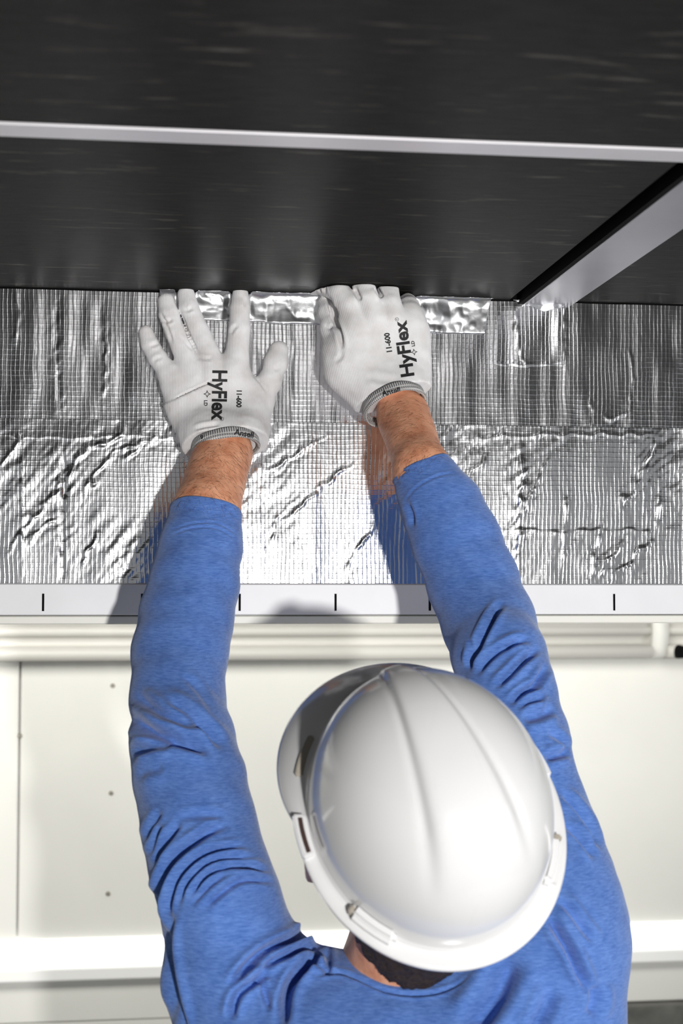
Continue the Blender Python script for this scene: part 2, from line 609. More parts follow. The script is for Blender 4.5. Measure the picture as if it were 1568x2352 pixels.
def ceiling_material():
    mt, nt, b = new_mat('black_faced_board')
    tc = node(nt, 'ShaderNodeTexCoord')
    mp = node(nt, 'ShaderNodeMapping'); mp.inputs['Scale'].default_value = (6, 45, 1)
    nt.links.new(tc.outputs['Object'], mp.inputs[0])
    n = node(nt, 'ShaderNodeTexNoise'); n.inputs['Scale'].default_value = 4; n.inputs['Detail'].default_value = 8; n.inputs['Roughness'].default_value = 0.75
    nt.links.new(mp.outputs[0], n.inputs['Vector'])
    r = node(nt, 'ShaderNodeValToRGB')
    r.color_ramp.elements[0].position = 0.35; r.color_ramp.elements[1].position = 0.72
    r.color_ramp.elements[0].color = (0.0035, 0.0034, 0.0033, 1)
    r.color_ramp.elements[1].color = (0.022, 0.021, 0.0195, 1)
    nt.links.new(n.outputs['Fac'], r.inputs['Fac'])
    # chalky scuffs
    mp2 = node(nt, 'ShaderNodeMapping'); mp2.inputs['Scale'].default_value = (7, 48, 1)
    nt.links.new(tc.outputs['Object'], mp2.inputs[0])
    n2 = node(nt, 'ShaderNodeTexNoise'); n2.inputs['Scale'].default_value = 1.6; n2.inputs['Detail'].default_value = 7; n2.inputs['Roughness'].default_value = 0.6
    nt.links.new(mp2.outputs[0], n2.inputs['Vector'])
    r2 = node(nt, 'ShaderNodeValToRGB')
    r2.color_ramp.elements[0].position = 0.60; r2.color_ramp.elements[1].position = 0.74
    r2.color_ramp.elements[0].color = (0, 0, 0, 1); r2.color_ramp.elements[1].color = (0.6, 0.6, 0.6, 1)
    nt.links.new(n2.outputs['Fac'], r2.inputs['Fac'])
    mx = node(nt, 'ShaderNodeMix', data_type='RGBA')
    nt.links.new(r2.outputs['Color'], mx.inputs['Factor'])
    nt.links.new(r.outputs['Color'], mx.inputs['A'])
    mx.inputs['B'].default_value = (0.16, 0.15, 0.135, 1)
    nt.links.new(mx.outputs['Result'], b.inputs['Base Color'])
    b.inputs['Roughness'].default_value = 0.62
    b.inputs['Specular IOR Level'].default_value = 0.05
    bp = node(nt, 'ShaderNodeBump'); bp.inputs['Distance'].default_value = 0.0005
    nt.links.new(n.outputs['Fac'], bp.inputs['Height'])
    nt.links.new(bp.outputs[0], b.inputs['Normal'])
    return mt


M_foil = foil_material()
M_tape = plain('foil_tape', (0.92, 0.93, 0.95), 0.26, 1.0, bump=0.0004, bscale=60)
M_ceil = ceiling_material()
M_black = plain('black_gasket', (0.004, 0.004, 0.004), 0.8, spec=0.05)
M_alu = plain('satin_aluminium', (0.40, 0.40, 0.43), 0.42, 0.7, noise=0.08, nscale=6, stretch=(1, 1, 1))
M_alu_pale = plain('pale_anodised_aluminium', (0.74, 0.72, 0.75), 0.45, 0.35, noise=0.05, nscale=8)
M_rail = plain('white_coated_steel', (0.82, 0.82, 0.84), 0.45, noise=0.03, nscale=14)
M_cream = plain('cream_coated_steel', (0.84, 0.83, 0.76), 0.5, noise=0.02, nscale=10)
M_panel = plain('white_wall_panel', (0.665, 0.66, 0.62), 0.6, noise=0.03, nscale=5)
M_ledge = plain('white_lacquer', (0.86, 0.86, 0.84), 0.5)
M_duct = plain('ivory_plastic_duct', (0.60, 0.585, 0.545), 0.4)
M_dark = plain('dark_grey_steel', (0.09, 0.09, 0.08), 0.4, noise=0.3, nscale=25)
M_screw = plain('zinc_screw', (0.28, 0.26, 0.22), 0.5, 0.4)
M_floor = plain('grey_concrete', (0.34, 0.33, 0.31), 0.8, noise=0.15, nscale=4)
M_shirt = shirt_material()
M_skin = skin_material()
M_hair = plain('dark_brown_hair', (0.030, 0.019, 0.014), 0.6, noise=0.5, nscale=300)
M_armhair = plain('brown_arm_hair', (0.12, 0.055, 0.028), 0.6)
M_hat = plain('glossy_white_plastic', (0.80, 0.797, 0.80), 0.16, coat=0.3)
M_hat_in = plain('hat_cavity_brown', (0.05, 0.025, 0.02), 0.6)
M_grey_plastic = plain('clear_grey_plastic', (0.42, 0.38, 0.32), 0.3)
M_ink = plain('black_print', (0.018, 0.017, 0.018), 0.7)
M_knit_l = glove_material(0)
M_knit_r = glove_material(12)
M_jeans = plain('dark_denim', (0.03, 0.04, 0.07), 0.9, noise=0.3, nscale=120)
M_boot = plain('brown_leather', (0.10, 0.055, 0.03), 0.6, noise=0.2, nscale=40)
M_eye = plain('eye_white', (0.75, 0.73, 0.70), 0.2)
M_iris = plain('brown_iris', (0.05, 0.03, 0.02), 0.2)


def cuff_material():
    mt, nt, b = new_mat('grey_white_rib')
    b.inputs['Roughness'].default_value = 0.85
    at = node(nt, 'ShaderNodeAttribute', attribute_name='band')
    sep = node(nt, 'ShaderNodeSeparateXYZ')
    nt.links.new(at.outputs['Vector'], sep.inputs[0])
    # stitches: narrow dashes round the wrist, pattern changes with height
    s = math_n(nt, 'SINE', math_n(nt, 'MULTIPLY', sep.outputs['X'], 2 * math.pi * 92))
    d1 = math_n(nt, 'GREATER_THAN', s, -0.25)
    rows = math_n(nt, 'SINE', math_n(nt, 'MULTIPLY', sep.outputs['Y'], 2 * math.pi * 4.2))
    d2 = math_n(nt, 'GREATER_THAN', rows, -0.1)
    top = math_n(nt, 'GREATER_THAN', sep.outputs['Y'], 0.66)
    dark = math_n(nt, 'ADD', math_n(nt, 'MULTIPLY', top, d1), math_n(nt, 'MULTIPLY', math_n(nt, 'SUBTRACT', 1.0, top), math_n(nt, 'MULTIPLY', d2, math_n(nt, 'MULTIPLY_ADD', d1, 0.5, 0.3))))
    mx = node(nt, 'ShaderNodeMix', data_type='RGBA')
    nt.links.new(dark, mx.inputs['Factor'])
    mx.inputs['A'].default_value = (0.62, 0.61, 0.60, 1)
    mx.inputs['B'].default_value = (0.14, 0.14, 0.145, 1)
    nt.links.new(mx.outputs['Result'], b.inputs['Base Color'])
    bp = node(nt, 'ShaderNodeBump'); bp.inputs['Distance'].default_value = 0.0004
    nt.links.new(s, bp.inputs['Height'])
    nt.links.new(bp.outputs[0], b.inputs['Normal'])
    return mt


M_cuff = cuff_material()


def emit_mat(name, col, s):
    mt, nt, b = new_mat(name)
    b.inputs['Base Color'].default_value = (0.9, 0.9, 0.9, 1)
    b.inputs['Emission Color'].default_value = (*col, 1)
    b.inputs['Emission Strength'].default_value = s
    return mt


M_glare = emit_mat('emissive_glare', (1.0, 0.99, 0.96), 1.6)  # emission stands in for the overexposed glare of the rear-wall band

# ================================================================== THE ROOM
ZCEIL = ZC + 0.4035
X0, X1 = -2.6, 3.2
YFAR = 1.30
tag(box('floor', (X0, -4.4, -0.05), (X1, YFAR + 0.12, 0.0), M_floor), kind='structure')
ceil = tag(box('ceiling', (X0, -4.4, ZCEIL + 0.012), (X1, YFAR + 0.12, ZCEIL + 0.06), M_black), kind='structure')
YA0, YA1 = -0.700, -0.665         # aluminium joint strip running along the wall
XB0, XB1 = 0.508, 0.574           # aluminium cross strip
for (a, b_, c, d) in ((X0, XB0 - 0.020, YA1, -0.004), (XB1, X1, YA1, -0.004),
                      (X0, XB0 - 0.020, -1.95, YA0 - 0.004), (XB0 - 0.012, X1, -1.95, YA0 - 0.004),
                      (X0, XB0 - 0.020, -4.4, -1.955), (XB0 - 0.012, X1, -4.4, -1.955)):
    box('ceiling_board', (a, c, ZCEIL), (b_, d, ZCEIL + 0.014), M_ceil, ceil)
t1 = tag(box('trim_1', (X0, YA0, ZCEIL - 0.0012), (X1, YA1, ZCEIL + 0.012), M_alu_pale, bevel=0.0005), kind='structure')
t2 = tag(box('trim_2', (XB0, YA1, ZCEIL - 0.006), (XB1, -0.002, ZCEIL + 0.012), M_alu, bevel=0.0012), kind='structure')
box('gasket', (XB0 - 0.007, YA1, ZCEIL - 0.0052), (XB0 - 0.0002, -0.002, ZCEIL + 0.0125), M_black, t2)

# bulkhead carrying the foil
ZF0 = ZC + 0.020                  # lower edge of the foil
ZF1 = ZCEIL - 0.002
wall = tag(box('wall_back', (X0, 0.006, ZC - 0.02), (X1, 0.06, ZCEIL + 0.012), M_black), kind='structure')


def foil_sheet(name, x0, x1, z0, z1, step, mat, base, fn):
    nx = int((x1 - x0) / step) + 1; nz = int((z1 - z0) / step) + 1
    xs = np.linspace(x0, x1, nx); zs = np.linspace(z0, z1, nz)
    X, Z = np.meshgrid(xs, zs, indexing='ij')
    p = np.stack([X.ravel(), np.zeros(X.size), Z.ravel()], 1)
    y = base - fn(p)
    V = np.stack([p[:, 0], y, p[:, 2]], 1)
    I = np.arange(nx * nz).reshape(nx, nz)
    F = np.stack([I[:-1, :-1].ravel(), I[1:, :-1].ravel(), I[1:, 1:].ravel(), I[:-1, 1:].ravel()], 1)
    return np_mesh(name, V, F, mat)


ZSEAM = ZC + 0.2205


def crease_field(p, creases):
    px, _ = to_px(p)
    H = np.zeros(len(p))
    for path, w, a, jit in creases:
        pl = spline(path)
        d, t = poly_dist(px, pl)
        d = d + jit * vnoise(np.stack([px[:, 0], 0 * d, px[:, 1]], 1), 0.045, 5)
        env = np.clip(np.minimum(t, 1 - t) / 0.2, 0, 1)
        w = w * 0.62
        dg = np.stack([p[:, 0] * 0.8 - p[:, 2] * 0.6, 0 * d, (p[:, 0] * 0.6 + p[:, 2] * 0.8) * 0.4], 1)
        nr = np.exp(-(d / (4 * w)) ** 2)
        near = nr > 0.02
        H[near] += (env * nr)[near] * abs(a) * 0.13 * vnoise(dg[near], 190, 15)
        H += 0.40 * env * a * np.exp(-(d / w) ** 2) * (1 + 0.7 * vnoise(np.stack([px[:, 0], 0 * d, px[:, 1]], 1), 0.06, 9))
    return H


UP_CR = [([(1290, 660), (1297, 760), (1290, 850)], 5, .0012, 3), ([(1180, 700), (1190, 800), (1215, 840)], 6, .0013, 5),
         ([(1445, 800), (1452, 900), (1440, 985)], 5, .0016, 4), ([(240, 690), (243, 800), (238, 950)], 5, .0016, 3),
         ([(40, 660), (42, 720), (36, 800)], 5, .0012, 3), ([(132, 660), (130, 800), (140, 985)], 7, -.0016, 2),
         ([(1120, 830), (1200, 838), (1300, 830)], 4, .0009, 3), ([(1350, 900), (1362, 960), (1360, 1000)], 5, .0014, 3),
         ([(1380, 955), (1420, 960), (1450, 945)], 9, .0010, 8)]
LO_CR = [([(1500, 1000), (1470, 1100), (1410, 1180)], 9, .0028, 8), ([(1510, 1000), (1480, 1080), (1420, 1170)], 5, -.0018, 8),
         ([(1380, 1190), (1370, 1270), (1360, 1330)], 7, .0020, 5), ([(1510, 1090), (1512, 1200), (1508, 1230)], 6, .0018, 4),
         ([(1500, 1235), (1450, 1290), (1400, 1335)], 9, .0024, 9), ([(1435, 1240), (1400, 1290), (1370, 1330)], 7, .0018, 8),
         ([(1190, 1000), (1195, 1100), (1190, 1200), (1195, 1330)], 12, .0030, 6), ([(1300, 1100), (1298, 1180), (1290, 1330)], 5, .0015, 4),
         ([(1100, 1210), (1250, 1222), (1420, 1218), (1568, 1215)], 7, .0008, 6),
         ([(1260, 1050), (1230, 1110), (1195, 1190)], 7, .0016, 6),
         ([(300, 985), (210, 1030), (160, 1090), (120, 1140)], 7, .0024, 9), ([(350, 1005), (260, 1040), (210, 1110), (195, 1160)], 6, .0022, 8),
         ([(145, 1010), (147, 1100), (143, 1200), (145, 1340)], 9, -.0030, 2), ([(50, 1020), (52, 1180), (50, 1330)], 5, .0018, 4),
         ([(60, 990), (20, 1050), (0, 1090)], 6, .0018, 7), ([(140, 1120), (60, 1210), (10, 1290)], 7, .0018, 7),
         ([(230, 1220), (200, 1270), (180, 1310)], 6, .0018, 8), ([(140, 1190), (80, 1230), (60, 1260)], 6, .0016, 8),
         ([(400, 1000), (330, 1020), (270, 1060)], 6, .0018, 8), ([(820, 1060), (740, 1120), (650, 1200)], 6, .0018, 9),
         ([(870, 1180), (830, 1250), (790, 1320)], 6, .0018, 9), ([(760, 1000), (690, 1040), (600, 1090)], 6, .0018, 9),
         ([(700, 1130), (640, 1190), (600, 1280)], 6, .0016, 9), ([(0, 1000), (150, 1006), (400, 1000)], 6, .0010, 5),
         ([(1050, 1010), (1250, 1000), (1400, 998), (1568, 1003)], 6, .0010, 5), ([(1120, 1040), (1060, 1110), (1040, 1150)], 7, .0016, 8)]


def up_fn(p):
    q = p * np.array([1, 0, 0.22])
    h = 0.0012 * vnoise(q, 26, 3) + 0.0007 * vnoise(q, 70, 4) + 0.0009 * vnoise(p, 9, 6)
    return h + crease_field(p, UP_CR) - 0.0024 + 0.026 * (p[:, 2] - ZSEAM)


def lo_fn(p):
    c, s = math.cos(math.radians(38)), math.sin(math.radians(38))
    q = np.stack([p[:, 0] * c - p[:, 2] * s, 0 * p[:, 0], (p[:, 0] * s + p[:, 2] * c) * 0.35], 1)
    mask = np.clip(0.55 + 0.9 * vnoise(p, 8, 21), 0, 1)
    q2 = p * np.array([1, 0, 0.22])
    h = 0.0011 * vnoise(q2, 24, 3) + mask * (0.00050 * vnoise(q, 95, 12) + 0.00032 * vnoise(q, 190, 13)) + 0.0009 * vnoise(p, 9, 7)
    return h + crease_field(p, LO_CR) + 0.033 * (p[:, 2] - ZF0)       # hangs a little proud towards its top


foil = empty('foil_insulation', (0.3, 0.0, ZF0), 'silver scrim-reinforced foil facing covering the wall under the dark ceiling', 'insulation')
fs = [foil_sheet('upper_sheet', -0.45, 1.05, ZSEAM, ZF1, 0.0017, M_foil, 0.0, up_fn),
      foil_sheet('lower_sheet', -0.45, 1.05, ZF0 - 0.0005, ZSEAM + 0.012, 0.0017, M_foil, 0.0022, lo_fn)]
for (a, b_) in ((-1.6, -0.45), (1.05, 2.3)):          # outside the frame, coarser
    fs.append(foil_sheet('upper_sheet', a, b_, ZSEAM, ZF1, 0.008, M_foil, 0.0, up_fn))
    fs.append(foil_sheet('lower_sheet', a, b_, ZF0 - 0.0005, ZSEAM + 0.012, 0.008, M_foil, 0.0022, lo_fn))
adopt(foil, *fs)

# white rail with slotted marks under the foil
ZR1, ZR0 = ZC + 0.0195, ZC - 0.0212
rail = empty('mounting_rail', (0.3, -0.006, ZR0), 'long white metal rail with black slot marks below the foil', 'rail')
face = extrude_profile('rail_face', [(-0.004, ZR1), (-0.0065, ZR1 - 0.0015), (-0.0065, ZR0 + 0.001), (-0.005, ZR0), (0.02, ZR0), (0.02, ZR1)], X0, X1, M_rail, smooth=False)
bead = extrude_profile('bottom_edge', [(-0.005, ZR0), (-0.005, ZR0 - 0.0012), (0.02, ZR0 - 0.0012), (0.02, ZR0)], X0, X1, M_dark, smooth=False)
lip = extrude_profile('lower_flange', [(-0.001, ZR0 - 0.0013), (-0.002, ZR0 - 0.0025), (-0.002, ZR0 - 0.0105), (0.0, ZR0 - 0.012), (0.03, ZR0 - 0.012), (0.03, ZR0 - 0.0013)], X0, X1, M_cream, smooth=False)
adopt(rail, face, bead, lip)
slot0 = None
xs = [W(99, 1384, -0.0065)[0]]
pitch = (W(1410, 1384, -0.0065)[0] - xs[0]) / 6.0
for k in range(-8, 18):
    x = xs[0] + k * pitch
    z = ZC - 0.0048
    if slot0 is None:
        slot0 = box('slot_mark', (-0.0014, -0.0003, -0.0112), (0.0014, 0.0015, 0.0112), M_black)
        o = slot0
    else:
        o = slot0.copy(); COL.objects.link(o)
    o.location = (x, -0.0066, z)
    adopt(rail, o)

# ------------------------------------------------------------------ far wall below the bulkhead
def far_z(py, px=784):
    return W(px, py, YFAR)[2]


farw = tag(box('wall_far', (X0, YFAR + 0.02, 0.0), (X1, YFAR + 0.12, ZCEIL + 0.012), M_ledge), kind='structure')
zb_top, zs_bot = far_z(1514) - 0.001, far_z(2139)
seam_x = W(43, 1800, YFAR)[0]
edges = [X0, seam_x, X1]
for a, b_ in zip(edges[:-1], edges[1:]):
    box('wall_panel', (a + 0.002, YFAR, zs_bot), (b_ - 0.002, YFAR + 0.02, zb_top), M_panel, farw, bevel=0.003)
for (px, py) in ((259, 1575), (255, 1822), (248, 2053), (46, 1690)):
    p = W(px, py, YFAR)
    bm = bmesh.new()
    bmesh.ops.create_cone(bm, cap_ends=True, segments=14, radius1=0.0052, radius2=0.003, depth=0.004)
    for v in bm.verts:
        v.co = Vector((v.co.x, -v.co.z, v.co.y)) + Vector((p[0], YFAR - 0.0016, p[2]))
    bmesh.ops.recalc_face_normals(bm, faces=bm.faces)
    bm_obj('screw', bm, M_screw, farw)

# white band with its overexposed glare added as emission, ledges, dark plinth below
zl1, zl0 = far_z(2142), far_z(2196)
strip = empty('glare_strip', (0.4, YFAR, zl0), 'bright white band along the rear wall behind the shoulders, its overexposure given as glow', 'light')
df = extrude_profile('glare_face', [(YFAR - 0.012, zl0 + 0.003), (YFAR - 0.016, zl0 + 0.010), (YFAR - 0.016, zl1 - 0.010), (YFAR - 0.012, zl1 - 0.003), (YFAR + 0.02, zl1 - 0.003), (YFAR + 0.02, zl0 + 0.003)], X0, X1, M_glare)
hs = box('strip_ledge', (X0, YFAR - 0.008, zl0 - 0.001), (X1, YFAR + 0.02, zl0 + 0.003), M_ledge)
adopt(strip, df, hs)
zt = far_z(2222)
tag(box('trim_3', (X0, YFAR - 0.03, zt - 0.004), (X1, YFAR + 0.02, zl0 - 0.001), M_ledge, bevel=0.004), kind='structure')
zd = far_z(2322)
tag(box('trim_4', (X0, YFAR - 0.01, zd), (X1, YFAR + 0.02, zt - 0.004), M_panel, bevel=0.003), kind='structure')
tag(box('trim_5', (W(1200, 2330, YFAR)[0], YFAR - 0.05, zd - 0.30), (X1, YFAR + 0.02, zd - 0.001), M_dark, bevel=0.006), kind='structure')
tag(box('trim_6', (X0, YFAR - 0.01, 0.0), (X1, YFAR + 0.019, zd - 0.302), M_panel), kind='structure')
tag(box('trim_7', (X0, YFAR - 0.01, zd - 0.30), (W(1200, 2330, YFAR)[0] - 0.002, YFAR + 0.019, zd - 0.001), M_panel), kind='structure')

# moulded ivory duct along the top of the panels
za = far_z(1428); zb = far_z(1514); dh = za - zb
prof = []
def arc(cy, cz, r, a0, a1, n=8, sy=1.0):
    return [(cy - sy * r * math.cos(math.radians(a)), cz + r * math.sin(math.radians(a))) for a in np.linspace(a0, a1, n)]
prof += [(YFAR + 0.0195, za + 0.06), (YFAR - 0.05, za + 0.06)]
prof += [(YFAR - 0.05, za - 0.10 * dh)]
prof += arc(YFAR - 0.045, za - 0.24 * dh, 0.13 * dh, 90, -90, 9)
prof += [(YFAR - 0.040, za - 0.44 * dh), (YFAR - 0.036, za - 0.60 * dh)]
prof += arc(YFAR - 0.040, zb + 0.20 * dh, 0.19 * dh, 90, -80, 11, 1.3)
prof += [(YFAR - 0.012, zb), (YFAR + 0.0195, zb)]
xd = W(1497, 1470, YFAR - 0.05)[0]
duct = empty('cable_duct', (0.3, YFAR, zb), 'ivory moulded cable duct with rounded ribs above the rear wall panels', 'duct')
db = extrude_profile('duct_body', prof, X0, xd, M_duct)
cl = extrude_profile('joint_cover', [(YFAR + 0.0195, za + 0.058), (YFAR - 0.056, za + 0.058), (YFAR - 0.062, za - 0.3 * dh), (YFAR - 0.055, zb + 0.30 * dh), (YFAR - 0.050, zb + 0.05 * dh), (YFAR - 0.012, zb - 0.001), (YFAR + 0.0195, zb - 0.001)], xd - 0.002, xd + 0.035, M_panel)
d2 = extrude_profile('duct_end', prof, xd + 0.034, X1, M_duct)
pz = W(1560, 1497, YFAR - 0.055)
bm = bmesh.new()
bmesh.ops.create_cone(bm, cap_ends=True, segments=20, radius1=0.0155, radius2=0.0135, depth=0.03)
for v in bm.verts:
    v.co = Vector((v.co.x, -v.co.z, v.co.y)) + Vector((pz[0], YFAR - 0.062, pz[2]))
kn = bm_obj('plug', bm, M_black, smooth=False)
adopt(duct, db, cl, d2, kn)

# ------------------------------------------------------------------ foil tape in the corner
def tape_strip(name, top, bot, z_off, seed, mat, out_top):
    n, mrows = 260, 26
    V = []
    pts = []
    for i in range(n + 1):
        s = i / n
        tx = np.interp(s, np.linspace(0, 1, len(top)), [a[0] for a in top]); ty = np.interp(s, np.linspace(0, 1, len(top)), [a[1] for a in top])
        bx = np.interp(s, np.linspace(0, 1, len(bot)), [a[0] for a in bot]); by = np.interp(s, np.linspace(0, 1, len(bot)), [a[1] for a in bot])
        pt = W(tx, ty, -out_top); pb = W(bx, by, -z_off)
        for j in range(mrows + 1):
            t = j / mrows
            p = pb + (pt - pb) * t
            p[1] = -z_off - (out_top - z_off) * max(0, (t - 0.62) / 0.38) ** 1.6
            pts.append(p)
    V = np.array(pts)
    h = 0.0025 * vnoise(V * np.array([1, 0, 1.1]), 24, seed) + 0.0034 * np.abs(vnoise(V * np.array([1, 0, 1]), 34, seed + 1)) + 0.0010 * np.abs(vnoise(V, 110, seed + 2))
    V[:, 1] -= np.abs(h) * 1.0
    V[:, 2] = np.minimum(V[:, 2] + 0.0016 * vnoise(V, 60, seed + 3), ZCEIL - 0.0006)
    I = np.arange((n + 1) * (mrows + 1)).reshape(n + 1, mrows + 1)
    F = np.stack([I[:-1, :-1].ravel(), I[1:, :-1].ravel(), I[1:, 1:].ravel(), I[:-1, 1:].ravel()], 1)
    o = np_mesh(name, V, F, mat)
    md = o.modifiers.new('thickness', 'SOLIDIFY'); md.thickness = 0.0003; md.offset = 1
    return o


tape = tape_strip('foil_tape', [(366, 662), (400, 655), (470, 647), (560, 655), (640, 648), (740, 648), (860, 650), (960, 655), (1060, 664), (1132, 670)],
                  [(372, 730), (560, 738), (740, 744), (960, 764), (1112, 768)], 0.004, 31, M_tape, 0.016)
tag(tape, 'crinkled shiny foil tape strip pressed into the ceiling corner by both gloves', 'tape')
patch = tape_strip('foil_scrap', [(1178, 686), (1215, 690), (1250, 691), (1290, 690), (1325, 688)], [(1186, 690), (1215, 702), (1250, 716), (1285, 708), (1318, 694)], 0.004, 51, M_tape, 0.008)
tag(patch, 'small torn foil scrap at the wall end of the grey ceiling strip', 'tape')

# ================================================================== THE PERSON
dep = lambda v: v
man_x = P(905, 2300, 1.58)
person = empty('person', (man_x[0], -0.42, 0.0), 'person in blue long-sleeved shirt and white gloves reaching up to the foil wall', 'person')

# joints ------------------------------------------------------------
def rpx(hw, d):
    return hw * d / FPX


L = dict(wrist=W(514, 1030, -0.062), cuff=P(470, 1196, 1.872))
Lsl = [(474, 1175, 1.872, 80), (461, 1260, 1.855, 92), (447, 1340, 1.835, 100), (428, 1420, 1.808, 106), (413, 1500, 1.775, 107), (407, 1600, 1.735, 107),
       (418, 1700, 1.69, 116), (436, 1790, 1.665, 124), (455, 1890, 1.64, 129), (478, 1980, 1.62, 130), (505, 2070, 1.60, 136)]
Rsl = [(968, 1080, 1.858, 67), (985, 1116, 1.852, 74), (1012, 1165, 1.845, 90), (1045, 1240, 1.832, 98), (1087, 1340, 1.812, 102), (1122, 1430, 1.78, 103),
       (1146, 1510, 1.73, 104), (1168, 1600, 1.70, 108), (1186, 1700, 1.675, 116), (1204, 1800, 1.655, 120), (1226, 1900, 1.635, 130), (1246, 2000, 1.615, 138)]
Lp = [P(a, b_, c) for a, b_, c, _ in Lsl]; Lr = [rpx(w, c) for _, _, c, w in Lsl]
Rp = [P(a, b_, c) for a, b_, c, _ in Rsl]; Rr = [rpx(w, c) for _, _, c, w in Rsl]
DT = 1.57
BACK = np.array([0.0, 1.0, 0.0])
tz = lambda px, py, d=DT: P(px, py, d)
neck0 = P(885, 2235, 1.585)

# hat / head frame ---------------------------------------------------
u_c = unit([0.067, 0.533, 0.843])                     # crown axis: right, up, toward the lens
U_h = unit(u_c[0] * RGT + u_c[1] * UPV - u_c[2] * FWD)
f_c = np.array([math.cos(1.8475), math.sin(1.8475), 0.0])
F_h = f_c[0] * RGT + f_c[1] * UPV
F_h = unit(F_h - np.dot(F_h, U_h) * U_h)
S_h = np.cross(F_h, U_h)                            # wearer's right
HATC = P(982.8, 1868.0, 1.47)
hp = lambda f, s, u: HATC + f * F_h + s * S_h + u * U_h

# ---------------------------------------------------------------- shirt
def build_shirt():
    lo = np.array([man_x[0] - 0.36, -0.80, 1.02]); hi = np.array([man_x[0] + 0.40, -0.08, ZC + 0.22])
    fl = Field(lo, hi, 0.0042)
    fl.chain(Lp, Lr, 0.012)
    fl.chain(Rp, Rr, 0.012)
    shL = P(545, 2240, 1.60); shR = P(1235, 2150, 1.60)
    fl.add(Lp[-1], shL, Lr[-1], rpx(162, 1.6), 0.012)
    fl.add(Rp[-1], shR, Rr[-1], rpx(165, 1.615), 0.03)
    # trapezius and shoulders
    fl.add(shL, P(780, 2300, 1.585), rpx(160, 1.6), rpx(88, 1.6), 0.012)
    fl.add(shR, P(1040, 2290, 1.585), rpx(160, 1.6), rpx(105, 1.6), 0.06)
    fl.add(P(800, 2310, 1.575), P(1040, 2310, 1.575), rpx(90, 1.6), rpx(90, 1.6), 0.03)
    fl.add(P(750, 2440, 1.568), P(1110, 2428, 1.568), 0.099, 0.099, 0.03)
    # chest and back down to the hem
    zt = 1.43
    cx = man_x[0]
    for (dx, y, z, r, dx2, y2, z2, r2) in ((-0.100, -0.415, 1.30, 0.118, -0.09, -0.42, 1.08, 0.108), (0.115, -0.41, 1.32, 0.125, 0.10, -0.42, 1.08, 0.112), (0, -0.41, 1.30, 0.125, 0, -0.42, 1.06, 0.115)):
        fl.add((cx + dx, y, z), (cx + dx2, y2, z2), r, r2, 0.06)
    fl.add(shL, (cx - 0.105, -0.415, 1.31), rpx(152, 1.6), 0.112, 0.02)
    fl.add(shR, (cx + 0.125, -0.415, 1.32), rpx(172, 1.6), 0.125, 0.05)
    # neck opening
    fl.sub(neck0 + np.array([0, 0, 0.100]), neck0 + np.array([0.0, 0.03, 0.16]), 0.062, 0.085, 0.008)
    # open cuffs
    aL = unit(Lp[0] - Lp[1]); aR = unit(Rp[0] - Rp[1])
    nL = unit(aL + 0.10 * UPV * 0 ); nR = unit(aR)
    cL = Lp[0] + aL * 0.001; cR = Rp[0]
    fl.cut(cL, nL, 0.085); fl.cut(cR, nR, 0.075)
    fl.cut((cx, -0.42, 1.06), (0, 0, -1), 0.28)
    return fl.mesh(2)


def c6(pts): return [(0.4464 * a, 1500 + 0.4464 * b_) for a, b_ in pts]
def c8(pts): return [(340 + 0.783 * a, 1960 + 0.783 * b_) for a, b_ in pts]
def cr(pts): return [(900 + 0.426 * a, 1020 + 0.426 * b_) for a, b_ in pts]
def cs(pts): return [(1100 + 0.3197 * a, 1600 + 0.3197 * b_) for a, b_ in pts]


